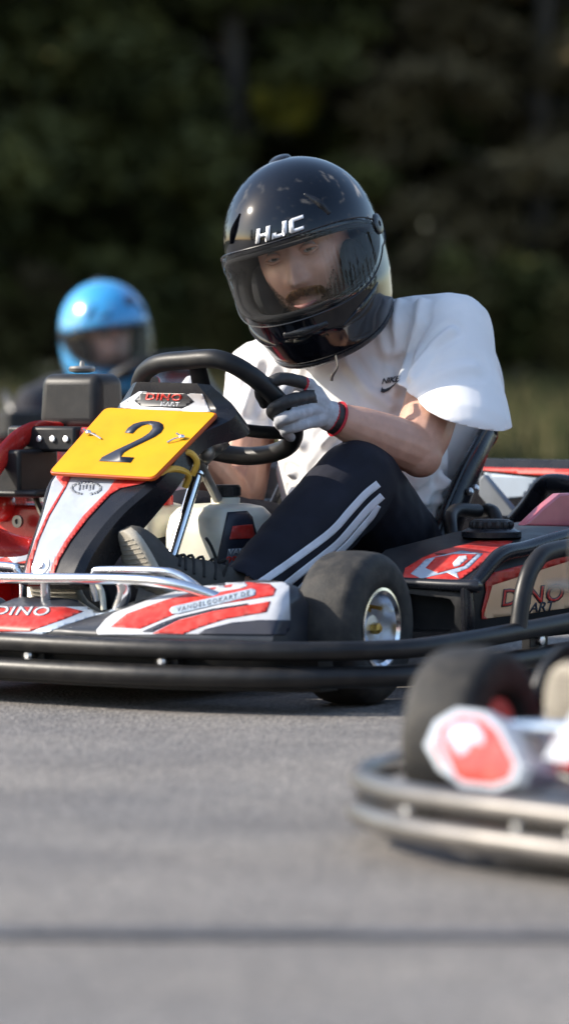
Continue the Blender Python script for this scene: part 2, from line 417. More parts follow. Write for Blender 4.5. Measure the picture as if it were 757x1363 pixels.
def leafmat(name, c1, c2, tr=.25):
    m, t, b = simple_nodes(name); tc = t.nodes.new('ShaderNodeTexCoord'); n = t.nodes.new('ShaderNodeTexNoise'); n.inputs['Scale'].default_value = 1.7; n.inputs['Detail'].default_value = 8
    r = t.nodes.new('ShaderNodeValToRGB'); e = r.color_ramp.elements; e[0].position = .4; e[1].position = .65; e[0].color = (*c1, 1); e[1].color = (*c2, 1)
    t.links.new(tc.outputs['Object'], n.inputs['Vector']); t.links.new(n.outputs[0], r.inputs[0]); t.links.new(r.outputs[0], b.inputs['Base Color'])
    b.inputs['Roughness'].default_value = .75; b.inputs['Specular IOR Level'].default_value = .2
    return m
leaf_ms = [leafmat('dark green leaves', (.055, .058, .018), (.14, .135, .038)), leafmat('olive leaves', (.08, .070, .024), (.17, .145, .05)),
           leafmat('brownish leaves', (.09, .068, .034), (.17, .13, .062)), leafmat('yellow green leaves', (.16, .14, .02), (.42, .34, .04))]
bark = mat('bark', (.075, .058, .042), .9, var=.35, bump=.8, bs=20, aniso=(1, 1, .2))
def leaves(bm, cx, rx, rng, n, s):
    """n leaf faces in one uneven clump"""
    for _ in range(n):
        while True:
            p = V(rng.uniform(-1, 1), rng.uniform(-1, 1), rng.uniform(-1, 1))
            if p.length < 1: break
        p = p * (.55 + .45 * rng.random())
        c = V(cx[0] + p.x * rx[0], cx[1] + p.y * rx[1], cx[2] + p.z * rx[2])
        a = V(rng.gauss(0, 1), rng.gauss(0, 1), rng.gauss(0, .7)).normalized(); b = a.orthogonal().normalized()
        b = (b * math.cos(rng.random() * 6) + a.cross(b) * math.sin(rng.random() * 6)).normalized()
        k = s * rng.uniform(.6, 1.3)
        bm.faces.new([bm.verts.new(c + q) for q in (-a * k, -a * k * .2 + b * k * .45, a * k, a * k * .1 - b * k * .45)])
def make_tree(seed, m, h=9., low=.6, leaf=.11, n=16000):
    rng = random.Random(seed); root = thing('tree', None, 'tree')
    b = B(); lean = V(rng.uniform(-.4, .4), rng.uniform(-.3, .3), 0)
    P = [V(0, 0, -.1), V(0, 0, h * .25) + lean * .3, V(0, 0, h * .55) + lean * .8, V(0, 0, h * .9) + lean]
    tube(b, P, [.17, .13, .09, .03], seg=10, n=12)
    obj('trunk', b, bark, root)
    br = B(); cr_ = B(); N = 34
    for i in range(N):
        z = low + (h - low) * ((i + .5) / N) ** 1.05; t = z / h
        base = cr(P, 20)[min(20, int(t * 20))]; a = i * 2.4 + rng.uniform(-.4, .4); L = (1.9 * (1 - t) ** .6 + .45) * rng.uniform(.65, 1.1)
        d = V(math.cos(a), math.sin(a), rng.uniform(.0, .45)); tip = base + d * L
        tube(br, [base, base + d * L * .5 + V(0, 0, .08), tip], [.035, .022, .008], seg=5, n=4)
        for k in range(3):
            c = base + d * L * (.45 + .3 * k) + V(rng.uniform(-.2, .2), rng.uniform(-.2, .2), rng.uniform(-.25, .15))
            s = rng.uniform(.28, .52)
            leaves(cr_, c, (s * 1.25, s * 1.25, s * .75), rng, n // (N * 3), leaf)
    obj('branches', br, bark, root)
    obj('crown', cr_, m, root, ang=180)
    return root
def make_shrub(seed, m, h=1.5, leaf=.07, n=3500):
    rng = random.Random(seed); root = thing('shrub', None, 'shrub'); st = B(); fo = B()
    for i in range(9):
        a = rng.random() * 6.28; L = h * rng.uniform(.6, 1); d = V(math.cos(a) * .5, math.sin(a) * .5, 1)
        tip = d * L * .8; tube(st, [V(0, 0, -.1), tip * .5 + V(0, 0, .05), tip], [.02, .013, .005], seg=5, n=4)
        for k in range(3):
            leaves(fo, tip * (.4 + .3 * k), (.32, .32, .26), rng, n // 27, leaf)
    obj('stems', st, bark, root); obj('foliage', fo, m, root, ang=180); return root
prot = [make_tree(1, leaf_ms[0]), make_tree(2, leaf_ms[1], low=.9), make_tree(3, leaf_ms[2], low=1.3), make_tree(4, leaf_ms[0], h=10.5, low=.4)]
rt = random.Random(11)
tsp = [(-9.2, 44.5, 0), (-6.8, 46.5, 3), (-4.9, 45, 1), (-3.2, 43.6, 0), (-1.7, 46.2, 3), (-.35, 44.6, 0), (1.2, 45.8, 2), (2.7, 44.0, 2), (4.3, 46.0, 0), (6.0, 44.5, 1), (8.3, 45.5, 3),
       (-5.9, 49.5, 0), (-4.0, 49, 2), (-2.4, 50, 0), (-.9, 49.2, 1), (.5, 50, 3), (2.0, 49.3, 0), (3.5, 50.2, 2), (5.2, 49, 0)]
tlab = ['dark leafy tree far left beyond the frame edge', 'tall dark tree left of the grey-trunked one', 'olive leafed tree at the left edge of the far tree line', 'dark green tree rising above the blue helmet',
 'dense dark tree between the blue helmet and the black helmet', 'dark green tree behind the left half of the black helmet', 'brownish leafed tree behind the right half of the black helmet', 'brownish tree behind the white sleeve of the driver',
 'dark green tree at the right edge of the tree line', 'olive tree just outside the right edge', 'tall tree far right outside the frame']
used = set()
for i, (x, y, k) in enumerate(tsp):
    t = prot[k] if k not in used else copy_tree(prot[k]); used.add(k)
    t.location = (x, y, bank(x, y)); t.rotation_euler.z = rt.random() * 6; s = rt.uniform(.92, 1.12); t.scale = (s, s, s)
    if i < len(tlab): lab = tlab[i]
    else: lab = ['second-row tree behind the leftmost dark trees', 'brownish second-row tree left of the blue helmet', 'second-row dark tree above the blue helmet', 'olive second-row tree between the two helmets',
                 'tall second-row tree straight above the black helmet', 'second-row dark tree right of the black helmet', 'brownish second-row tree above the white shoulder', 'second-row dark tree at the right edge'][i - 11]
    tag(t, lab, 'tree', 'trees of the dark tree line behind the track')
sp = [make_shrub(20, leaf_ms[0]), make_shrub(21, leaf_ms[1], h=1.2), make_shrub(22, leaf_ms[2], h=1.7), make_shrub(23, leaf_ms[3], h=1.1)]
ssp = [(-3.6, 42.6, 0), (-2.9, 42.2, 1), (-2.2, 42.8, 2), (-1.4, 42.1, 0), (-.7, 42.5, 1), (.1, 42.3, 0), (.9, 42.6, 2), (1.6, 42.0, 1), (2.3, 42.5, 0), (3.0, 42.2, 1), (3.7, 42.7, 2)]
slab = ['shrub at the left edge below the tree line', 'olive shrub left of the blue helmet', 'brownish shrub behind the blue helmet', 'dark shrub right of the blue helmet', 'olive shrub left of the black helmet',
        'dark shrub hidden behind the black helmet', 'brownish shrub behind the neck of the white-shirted driver', 'olive shrub behind the white shoulder', 'dark shrub right of the white sleeve', 'olive shrub near the right edge', 'brownish shrub at the right edge']
used = set()
for (x, y, k), lab in zip(ssp, slab):
    t = sp[k] if k not in used else copy_tree(sp[k]); used.add(k)
    t.location = (x, y, bank(x, y)); t.rotation_euler.z = rt.random() * 6; t.scale = [rt.uniform(.9, 1.25)] * 3
    tag(t, lab, 'shrub', 'shrubs along the foot of the tree line')
# one yellowing bough high in the line (the bright blur above the black helmet)
yt = sp[3]; yt.location = (0.02, 43.6, 2.95); yt.scale = (.62, .62, .42)
yt.name = 'yellow_bush'; tag(yt, 'yellow green leafy bough above the black helmet', 'foliage')
# dense wood behind everything
wd = B(); rg = random.Random(5)
for i in range(420): leaves(wd, (rg.uniform(-16, 16), rg.uniform(53, 58), rg.uniform(.3, 9)), (1.1, 1.1, .9), rg, 70, .26)

tag(obj('wood', wd, leaf_ms[0], ang=180), kind='stuff', label='dark mass of far woodland behind the trees', cat='woodland')
# unseen trees added to shade the line from the left, and those behind the photographer (reflected in helmet and visor)
oth = [(-5.6, 41.6, 3), (-7.4, 43.2, 0), (-9.4, 41.4, 3), (-11.5, 43.5, 1), (-6.6, 39.4, 0), (-12, 46, 3), (-14.5, 50, 0), (-17, 45, 3), (-20, 49, 1), (-11, 52, 0), (-24, 46, 3), (11, 47, 1), (14, 46, 0)]
bhd = [(60 * math.cos(R(a_)) , 60 * math.sin(R(a_)) - 2, k_ % 4) for k_, a_ in enumerate(range(-172, 40, 9))]
for i, (x, y, k) in enumerate(oth + bhd):
    t = copy_tree(prot[k]); t.location = (x, y, 0 if y < 20 else bank(x, y)); t.rotation_euler.z = rt.random() * 6; s = rt.uniform(.9, 1.2); t.scale = (s, s, s)
    t.scale = (1.2, 1.2, 1.25) if i < len(oth) else (s * 2, s * 2, s * 1.5)
    tag(t, 'tall dark tree outside the frame, added beside the tree line for shade' if i < len(oth) else 'dark tree behind the photographer, mirrored small in the black helmet', 'tree', 'added shade trees beside the tree line' if i < len(oth) else 'trees behind the photographer')
# red and white track barrier, seen only as a reflection in the visor
br = thing('track_barrier', 'red and white striped track barrier mirrored in the clear visor', 'barrier', kmat(3.0, -5.0, math.atan2(9, 5)))
L = 12.; sm_r = mat('red barrier paint', (.5, .03, .025), .5); sm_w = mat('white barrier paint', (.75, .75, .73), .5)
rb, wb_ = B(), B()
for i in range(24): box(rb if i % 2 else wb_, (i * .5 + .25, 0, .42), (.498, .12, .5))
obj('red_blocks', rb, sm_r, br, bevel=.02); obj('white_blocks', wb_, sm_w, br, bevel=.02)
ft = B()
for i in range(6): box(ft, (1 + i * 2, 0, .085), (.18, .3, .17))
pieces('foot', ft, M['dark'], br)
# sparse grass tufts
gt = B(); rg = random.Random(9)
for i in range(9000):
    y = 21.3 + 19 * rg.random(); x = rg.uniform(-.085, .085) * y; h = rg.uniform(.05, .22) * (1 + .8 * noise.noise(V(x, y, 0))); z = bank(x, y)
    a = rg.random() * 3.14; d = V(math.cos(a), math.sin(a), 0) * .012; l = V(rg.uniform(-.05, .05), rg.uniform(-.05, .05), h)
    p = V(x, y, z - .01); gt.faces.new([gt.verts.new(q) for q in (p - d, p + d, p + l)])

tag(obj('grass', gt, mat('grass blades', (.035, .046, .013), .8, col2=(.12, .10, .045), vs=.8, thr=(.4, .6), spec=.2), ang=180), kind='stuff', label='rough green and tan grass growing on the bank', cat='grass')

# ---------------------------------------------------------------- the kart
def tab(t, x):
    if x <= t[0][0]: return t[0][1]
    for (a, p), (b, q) in zip(t, t[1:]):
        if x <= b: return p + (q - p) * (x - a) / (b - a)
    return t[-1][1]
def make_wheel(root, c, steer, side, r=.13, wd=.112, rr=.066):
    """side +1: outer face towards the kart's left"""
    ax = V(math.sin(-steer) * 1, math.cos(steer), 0) * side; c = Vector(c); h = wd / 2
    b = B(); lathe(b, [(rr * .45, -h * .7), (rr * .9, -h * .75), (rr * .86, h * .25), (rr * .5, h * .3), (rr * .34, h * .62), (rr * .1, h * .64)], c, ax, 40)
    wheel = obj('wheel', b, M['alu'], root, ang=40)
    prof = []
    w2 = h; rs = .024
    for k in range(0, 91, 15): prof.append((r - rs + rs * math.sin(R(k)), w2 - rs + rs * math.cos(R(k))))
    prof2 = [(rr, w2 * .78), (rr + .006, w2 * .96), (rr + .02, w2 * 1.0), (r - rs - .008, w2 * 1.01)] + prof
    t = B(); half = prof2 + [(r + .0015, w2 * .3), (r + .002, 0)]
    lathe(t, half + [(a, -z) for a, z in reversed(half[:-1])] , c, ax, 64, closed=True)
    obj('tyre', t, M['rubber'], wheel, ang=60)
    q = B(); lathe(q, [(rr * .98, h * .8), (rr * 1.05, h * .86), (rr * 1.06, h * .98), (rr * .99, h * .99), (rr * .9, h * .9), (rr * .84, h * .4), (rr * .8, h * .2), (rr * .9, h * .15)], c, ax, 48, closed=True)
    obj('rim', q, M['chrome'], wheel, ang=40)
    n = B(); lathe(n, [(.010, 0), (.010, .012), (.006, .016)], c + ax * h * .64, ax, 6)
    for k in range(4):
        a = V(math.cos(k * 1.57 + .4), 0, math.sin(k * 1.57 + .4)); a = Matrix.Rotation(steer, 3, 'Z') @ a
        lathe(n, [(.0055, 0), (.0055, .007)], c + a * rr * .5 + ax * h * .3, ax, 6)
    v_ = Matrix.Rotation(steer, 3, 'Z') @ V(-.5, 0, .8); tube(n, [c + v_ * rr * .7 + ax * h * .2, c + v_ * rr * .62 + ax * h * .75], .0035, 8)
    pieces('wheel_nut', n, M['brass'], wheel, ang=40)
    return wheel

def make_kart():
    root = thing('racing_kart', 'racing kart with the yellow number plate 2, driven by the man in the white t-shirt', 'kart', KM, 'rental racing karts on the track')
    ob = lambda n, b, m, p=root, **k: obj(n, b, m, p, **k)
    # wheels
    make_wheel(root, (0, .505, .131), R(6), 1); make_wheel(root, (0, -.505, .131), R(6), -1)
    make_wheel(root, (-1.06, .60, .141), 0, 1, r=.14, wd=.19); make_wheel(root, (-1.06, -.60, .141), 0, -1, r=.14, wd=.19)
    # chassis
    b = B()
    for s in (1, -1):
        tube(b, [(.28, .20 * s, .075), (.05, .24 * s, .07), (-.3, .33 * s, .07), (-.7, .33 * s, .07), (-1.2, .30 * s, .08)], .015, n=24)
        tube(b, [(0, .26 * s, .08), (0, .44 * s, .12)], .014)
    tube(b, [(.28, -.21, .075), (.28, .21, .075)], .015); tube(b, [(-.62, -.33, .07), (-.62, .33, .07)], .014); tube(b, [(0, -.26, .08), (0, .26, .08)], .014)
    ob('chassis_frame', b, M['tube_black'])
    b = B(); tube(b, [(-1.06, -.66, .141), (-1.06, .66, .141)], .019, 16); ob('rear_axle', b, M['steel'])
    b = B(); box(b, (-.16, 0, .052), (.86, .46, .006)); ob('floor_tray', b, M['dark'], bevel=.002)
    # wrap-around bumper: two stacked tubes with stays
    up = [(.335, 0), (.335, .16), (.32, .32), (.262, .5), (.19, .60), (.09, .67), (-.05, .695), (-.25, .70), (-.6, .70), (-.95, .71), (-1.2, .72), (-1.33, .66), (-1.36, .5), (-1.36, .2)]
    def ring(z0, z1, o): return [(u + (o if u > -.5 else -o) * (1 if abs(u) > .2 else .3), v, z0 + (z1 - z0) * max(0, min(1, (.1 - u) / .9))) for u, v in up]
    for nm, z0, z1, r, o in (('upper_bumper_tube', .106, .145, .0165, 0), ('lower_bumper_tube', .062, .085, .0185, .004)):
        b = B(); pl = ring(z0, z1, o); tube(b, pl[::-1] + [(u, -v, z) for u, v, z in pl[1:]], r, 16, n=150)
        ob(nm, b, M['tube_black'])
    b = B(); b2 = B()
    for v in (-.33, -.06, .06, .33):
        u = tab([(0, .335), (.16, .335), (.32, .32), (.5, .262)], abs(v)) - .022
        box(b, (u, v, .084), (.016, .05, .05)); lathe(b2, [(.009, 0), (.009, .006), (.005, .009)], (u + .016, v, .085), (1, 0, 0), 12)
    for s in (1, -1):
        for u in (-.3, -.8): box(b, (u, .683 * s, .098), (.06, .018, .055)); lathe(b2, [(.009, 0), (.009, .006), (.005, .008)], (u, .693 * s, .10), (0, s, 0), 12)
    pieces('bumper_bracket', b, M['black_plastic'], root, bevel=.002); pieces('bumper_bolt', b2, M['alu'], root, ang=30)
    b = B()  # skirt below the nose
    secs = []
    for i in range(25):
        v = -.56 + 1.12 * i / 24; u = tab([(0, .30), (.16, .30), (.32, .285), (.5, .225), (.6, .15)], abs(v))
        secs.append([(u, v, .035), (u + .01, v, .1), (u - .03, v, .1), (u - .05, v, .035)])
    loft(b, secs); ob('nose_skirt', b, M['black_plastic'])
    for s in (1, -1):
        b = B(); tube(b, [(-.215, .70 * s, .118), (-.235, .70 * s, .19), (-.27, .70 * s, .235), (-.34, .70 * s, .256), (-.6, .70 * s, .262), (-.88, .70 * s, .26), (-.95, .70 * s, .24), (-.98, .70 * s, .13)], .0155, 14, n=60)
        ob('side_hoop', b, M['tube_black'])
    # nose fairing
    zr = [(0, .176), (.06, .174), (.095, .158), (.12, .150), (.15, .168), (.2, .183), (.28, .200), (.34, .2095), (.42, .217), (.465, .215), (.49, .208), (.5, .19)]
    b = B(); secs = []
    for i in range(81):
        v = -.5 + i / 80; a = abs(v); uf = tab([(0, .315), (.1, .315), (.2, .31), (.3, .295), (.4, .27), (.5, .235)], a); z = tab(zr, a); ur = .15 if a > .13 else .2
        zf = min(.132, z - .004)
        secs.append([(uf - .015, v, .1), (uf, v, .115), (uf - .004, v, zf), (uf * .62 + ur * .38, v, zf + (z - zf) * .62), (uf * .3 + ur * .7, v, zf + (z - zf) * .9), (ur, v, z), (ur - .02, v, z - .012), (ur - .02, v, .1)])
    sm_ = []
    for q in secs: q = [V(*p) for p in q]; sm_.append([q[0], q[1]] + cr(q[1:7], 20)[1:] + [q[7]])
    loft(b, sm_)
    fairing = ob('nose_fairing', b, M['dark'], ang=40)
    tr = bvh(fairing); z3 = lambda p: Z(130, 740, 2.804, p); z2 = lambda p: Z(0, 560, 3.785, p)
    W1 = [(-5, 278), (30, 236), (60, 213), (200, 160), (380, 106), (560, 88), (690, 90), (714, 110), (718, 242), (600, 258), (520, 272), (380, 292), (0, 296)]
    R1 = [(50, 266), (110, 217), (250, 167), (400, 124), (550, 99), (642, 105), (666, 125), (655, 150), (430, 185), (290, 218), (160, 273)]
    R2 = [(205, 291), (300, 242), (430, 207), (645, 170), (630, 210), (480, 236), (380, 268), (320, 292)]
    D1 = [(165, 284), (240, 250), (300, 229), (430, 198), (560, 178), (560, 183), (430, 204), (305, 236), (205, 284)]
    D2 = [(380, 292), (400, 275), (500, 250), (600, 240), (716, 240), (716, 270), (700, 296)]
    S1 = [(268, 205), (276, 193), (290, 188), (575, 123), (590, 128), (588, 147), (575, 152), (300, 217), (278, 217)]
    for rays in (camray, mirror_ray):
        sticker('white_sticker', [z3(W1)], tr, M['white_sticker'], fairing, .0008, rays)
        sticker('red_flash', [z3(R1), z3(R2)], tr, M['red_sticker'], fairing, .0022, rays)
        sticker('dark_flash', [z3(D1), z3(D2)], tr, M['navy'], fairing, .0032, rays)
        sticker('address_strip', [z3(S1)], tr, M['bluewhite'], fairing, .0040, rays)
        sticker('worn_marks', [z3([(365, 140), (372, 124), (410, 118), (414, 128), (440, 126), (446, 113), (470, 112), (476, 120), (500, 118), (505, 107), (550, 100), (560, 112), (540, 122), (470, 134), (380, 152)])], tr, M['white_sticker'], fairing, .0040, rays)
    mir = lambda x, y: mirror_ray(x, y)
    sticker('address_text', text2d('VANDELGOKART.DE', z3([(431, 172)])[0], (1, -.232), (.08, -1), .012, size=8.4, spacing=1.3), tr, M['greyink'], fairing, .0058, step=5)
    # centre of the nose
    CW = [(-400, 950), (-300, 938), (560, 938), (585, 955), (470, 985), (330, 1030), (220, 1076), (-420, 1076)]
    CR = [(-400, 940), (330, 940), (420, 962), (330, 1000), (150, 1062), (-400, 1066)]
    sticker('white_sticker', [z2(CW)], tr, M['bluewhite'], fairing, .0008)
    sticker('red_flash', [z2(CR)], tr, M['red_sticker'], fairing, .0022)
    for o_, mm, bo in ((.0034, M['navy'], .045), (.0044, M['white_sticker'], .012)):
        sticker('nose_lettering', text2d('DINO', z2([(100, 962)])[0], (1, 0.02), (0, -.62), bo, .35, size=27, spacing=1.1), tr, mm, fairing, o_, step=5)
    # upright front panel (steering fairing)
    b = B(); secs = []; rows = [(778, 28, 92, .05, .060), (735, 40, 112, .057, .075), (685, 56, 150, .0735, .085), (640, 69, 200, .104, .055)]
    for y, l, r, wv, dp in rows:
        pr = K(r, y, v=wv); pl = K(l, y, v=-wv)
        secs.append([pr, pr + V(-.012, .014, 0), pr + V(-dp, .02, -.012), pl + V(-dp, -.02, -.012), pl + V(-.016, -.016, 0), pl])
    pr = K(250, 584, v=.115); pl = K(112, 584, v=-.115); secs.append([pr, pr + V(-.01, .006, 0), pr + V(-.04, .008, -.02), pl + V(-.04, -.01, -.02), pl + V(-.02, -.01, 0), pl])
    pr = K(288, 551, v=.115); pl = K(160, 549, v=-.10); secs.append([pr, pr + V(-.02, .03, 0), pr + V(-.06, .03, -.035), pl + V(-.06, -.03, -.035), pl + V(-.02, -.03, 0), pl])
    pr = K(262, 510, v=.08); pl = K(182, 508, v=-.075); secs.append([pr, pr + V(-.015, .02, -.003), pr + V(-.05, .03, -.03), pl + V(-.05, -.03, -.03), pl + V(-.015, -.02, -.003), pl])
    n_ = len(secs); fine = []
    cols = [cr([s[k] for s in secs], 30) for k in range(6)]
    for i in range(31): fine.append([cols[k][i] for k in range(6)])
    loft(b, fine)
    pan = ob('front_panel', b, M['gloss_black'], ang=28)
    tp = bvh(pan)
    FW = [(290, 268), (600, 268), (600, 292), (562, 352), (430, 482), (340, 602), (284, 700), (246, 785), (121, 785), (146, 700), (174, 600), (214, 480), (262, 310)]
    sticker('white_face', [z2(FW)], tp, M['white'], pan, .0012)
    RL = [(270, 270), (364, 270), (332, 340), (250, 482), (198, 600), (168, 700), (152, 785), (126, 785), (146, 700), (180, 600), (236, 478), (322, 334)]
    RR = [(584, 280), (700, 280), (780, 292), (700, 322), (610, 340), (556, 372), (444, 492), (356, 606), (300, 700), (268, 785), (246, 785), (276, 700), (330, 606), (420, 480), (548, 350), (576, 305)]
    sticker('red_flash', [z2(RL), z2(RR)], tp, M['red_sticker'], pan, .0026)
    sticker('red_foot', [z2([(96, 826), (256, 826), (250, 880), (96, 890)])], tp, M['red_sticker'], pan, .0026)
    em = []  # wreath: little leaves round an oval, bars inside
    for k in range(26):
        a = 2 * math.pi * k / 26
        if abs(a - 4.71) < .3: continue
        cx, cy = 435 + 72 * math.cos(a), 341 - 30 * math.sin(a); r1 = 9 if k % 2 else 7
        em.append([(cx + r1 * math.cos(a + q) * 1.1, cy - r1 * .8 * math.sin(a + q)) for q in (0, 1.2, 2.6, 4.2, 5.3)])
    for k in range(5): em.append([(395 + k * 17, 352 - 4 * (k % 3)), (404 + k * 17, 352 - 4 * (k % 3)), (408 + k * 17, 322 + 3 * (k % 2)), (399 + k * 17, 322 + 3 * (k % 2))])
    sticker('wreath_emblem', [z2(e) for e in em], tp, M['greyink'], pan, .003, step=3)
    p = K(56, 753, v=.0); nn = (K(56, 640, v=0) - K(56, 778, v=0)).cross(V(0, 1, 0)).normalized(); nn = nn if nn.x > 0 else -nn
    h = tp.ray_cast(*camray(55, 754)); p = h[0]; nn = h[1] if h[1].x > 0 else -h[1]
    b = B(); lathe(b, [(.017, 0), (.017, .003), (.008, .004), (.007, .009)], p, nn, 20); ob('panel_bolt', b, M['alu'], pan)
    zc = lambda p: Z(50, 500, 2.9115, p)
    sticker('badge_white', [zc([(300, 122), (395, 60), (640, 70), (670, 140), (560, 140), (380, 130)])], tp, M['white_sticker'], pan, .0012)
    sticker('badge_plate', [zc([(376, 97), (408, 62), (575, 68), (608, 100), (560, 128), (400, 118)])], tp, M['dark'], pan, .0024)
    sticker('badge_red_lettering', text2d('DINO', zc([(488, 83)])[0], (1, .03), (.0, -.72), .035, .15, size=17.5, spacing=1.12), tp, M['red_sticker'], pan, .0036, step=5)
    sticker('badge_white_lettering', text2d('KART', zc([(513, 111)])[0], (1, .03), (.0, -.8), .03, .15, size=9.6, spacing=1.08), tp, M['white_sticker'], pan, .0036, step=5)
    # steering wheel and column
    C = V(-.306, 0, .5); tt = R(38); T = V(math.cos(tt), 0, math.sin(tt)); Lx = V(0, 1, 0); Nn = Lx.cross(T) if Lx.cross(T).x < 0 else -Lx.cross(T)
    def onw(x, y):
        o, d = camray(x, y); return o + d * ((C - o).dot(Nn) / d.dot(Nn))
    P = [onw(*p) for p in ((188, 528), (190, 500), (210, 484), (250, 479), (290, 478), (326, 494), (362, 524), (389, 560), (388, 588), (366, 602), (330, 607), (290, 602), (252, 590), (212, 566))]
    b = B(); tube(b, P, .0172, 16, n=140, closed=True); sw = ob('steering_wheel', b, M['black_plastic'])
    b = B(); hub = C - Nn * .035
    for e in (onw(262, 482), onw(386, 577), onw(225, 572)):
        d = (e - hub).normalized(); tube(b, [hub, hub + (e - hub) * .5 - Nn * .006, e], [(.019, .007), (.02, .007), (.018, .009)], 12, n=8, ref=Nn.cross(d))
    ob('spokes', b, M['black_plastic'], sw)
    b = B(); lathe(b, [(.045, -.01), (.048, 0), (.045, .012)], hub, Nn, 24); ob('hub', b, M['dull_metal'], sw)
    b = B(); c0 = K(228, 745, v=.02); c1 = K(262, 632, v=.02); c1 = c1 + (c1 - c0) * .0
    tube(b, [c0 - (c1 - c0) * .6, c0, c1], .0105, 16); tube(b, [c1, c1 + (c1 - c0) * .12], .016, 12); ob('steering_column', b, M['chrome'])
    b = B(); tube(b, [K(262, 636, v=.02), hub], .014, 12)
    for x, y, r_ in ((285, 590, .022), (300, 578, .017), (275, 603, .018), (258, 620, .014)): ball(b, K(x, y, v=.05), (r_, r_ * .8, r_), seg=12)
    tube(b, [K(300, 585, v=.06), K(262, 618, v=.02)], .013, 10); tube(b, [K(262, 610, v=.03), K(290, 665, v=.03)], .009, 10)
    ob('column_joint', b, M['dull_metal'])
    # number board
    pc = [K(64, 629, v=-.113), K(205, 637, v=.113), K(291, 549, v=.113), K(140, 542, v=-.113)]
    nb = (pc[1] - pc[0]).cross(pc[3] - pc[0]).normalized(); nb = nb if nb.x > 0 else -nb; eye_ = KI @ CM.translation; pc = [p + (eye_ - p).normalized() * .022 for p in pc]
    def rounded(pc, r=.012, k=5):
        out = []
        for i, p in enumerate(pc):
            a = (pc[i - 1] - p).normalized(); c = (pc[(i + 1) % 4] - p).normalized()
            for j in range(k + 1):
                t = j / k; out.append(p + a * r * (1 - t) ** 2 + c * r * t ** 2)
        return out
    b = B(); prism(b, [p - nb * .007 for p in rounded(pc)], nb, .007); board = ob('number_board', b, M['orange'], bevel=.0015)
    pin = [p + (sum(pc, V(0, 0, 0)) / 4 - p).normalized() * .0035 for p in pc]
    b = B(); prism(b, [p + nb * .0003 for p in rounded(pin)], nb, .0012); face = ob('yellow_face', b, M['yellow'], board, bevel=.0006)
    tb = bvh(face)
    T2 = [(338, 221), (350, 203), (372, 187), (404, 178), (440, 175), (470, 179), (485, 188), (488, 203), (478, 220), (455, 236), (410, 258), (365, 280), (335, 297), (322, 314), (374, 317), (360, 337), (238, 331), (250, 316), (300, 290), (360, 262), (405, 240), (432, 222), (445, 205), (442, 192), (425, 188), (404, 194), (385, 206), (368, 224)]
    sticker('board_digit', [zc(T2)], tb, M['navy'], board, .001, step=40)
    for x, y, dx, dy in ((119, 578, 16, 7), (243, 584, -20, 6)):
        b = B()
        o_, d_ = camray(x, y); h = tb.ray_cast(o_, d_); q = h[0]
        ball(b, q + nb * .004, (.006, .006, .005), seg=10); h2 = tb.ray_cast(*camray(x + dx, y + dy)); q2 = h2[0]
        tube(b, [q + nb * .004, (q + q2) / 2 + nb * .005, q2 + nb * .002], .0016, 6, n=6)
        tube(b, [q + nb * .004, q + nb * .012 + V(0, -.01, .0)], .002, 6)
        ob('board_clip', b, M['chrome'], board)
    # hoses
    b = B()
    tube(b, [K(205, 655, v=.10), K(214, 632, v=.11), K(232, 624, v=.12), K(250, 632, v=.12), K(246, 648, v=.11)], .0065, 10, n=20)
    tube(b, [K(232, 612, v=.10), K(250, 602, v=.12), K(262, 614, v=.13), K(256, 632, v=.12)], .006, 10, n=20)
    tube(b, [K(212, 672, v=-.02), K(218, 650, v=-.02), K(230, 640, v=-.01)], .005, 10, n=10)
    pieces('fuel_hose', b, M['hose'], root)
    # fuel tank: two lobes
    b = B(); zt = .322
    def lobe(v0, v1, u0, u1, z0, z1, zs):
        c = [((u0 + u1) / 2, (v0 + v1) / 2)]; secs = []
        for z, k in ((z0, .9), (z0 + .015, 1), (z1 - .05, 1), (z1 - .022, .93), (z1 - .006, .78), (z1, .5)):
            cu, cv = c[0]; hu, hv = (u1 - u0) / 2 * k, (v1 - v0) / 2 * k; n = 5
            secs.append([(cu + hu * math.copysign(abs(math.cos(a)) ** (2 / n), math.cos(a)), cv + hv * math.copysign(abs(math.sin(a)) ** (2 / n), math.sin(a)), z) for a in [2 * math.pi * (i + .5) / 32 for i in range(32)]])
        loft(b, secs)
    lobe(-.19, -.07, -.34, -.19, .075, .325, 0); lobe(-.055, .10, -.37, -.19, .075, .325, 0); lobe(-.17, .08, -.34, -.20, .07, .2, 0)
    b = remesh(b, .004, 2); tank = ob('fuel_tank', b, M['tank'], ang=180)
    capc = K(300, 664, u=-.29); b = B(); lathe(b, [(.026, -.02), (.027, .002), (.024, .004)], capc + V(0, 0, -.0), (0, 0, 1), 24); ob('tank_neck', b, M['tank'], tank)
    b = B(); pr_ = [(.024, 0), (.0275, .002), (.0275, .019), (.025, .022), (.006, .0225)]; lathe(b, pr_, capc + V(0, 0, .004), (0, 0, 1), 36)
    for k in range(24): box(b, capc + V(math.cos(k * .2618) * .0275, math.sin(k * .2618) * .0275, .014), (.002, .002, .015), Matrix.Rotation(k * .2618, 3, 'Z'))
    ob('tank_cap', b, M['black_plastic'], tank)
    cc = K(222, 668, u=-.26); b = B(); lathe(b, [(.012, -.005), (.012, .012), (.008, .016)], cc, (0, 0, 1), 16); ob('red_cap', b, M['red'], tank)
    cc = K(199, 668, u=-.26); b = B(); lathe(b, [(.014, -.005), (.014, .014), (.01, .018)], cc, (0, 0, 1), 16); ob('black_cap', b, M['black_plastic'], tank)
    tt_ = bvh(tank); z4 = lambda p: Z(130, 620, 2.3656, p)
    sticker('tank_label', [z4([(408, 146), (470, 142), (486, 160), (512, 260), (505, 340), (480, 362), (392, 362), (378, 340), (376, 290)])], tt_, M['navy'], tank, .0012)
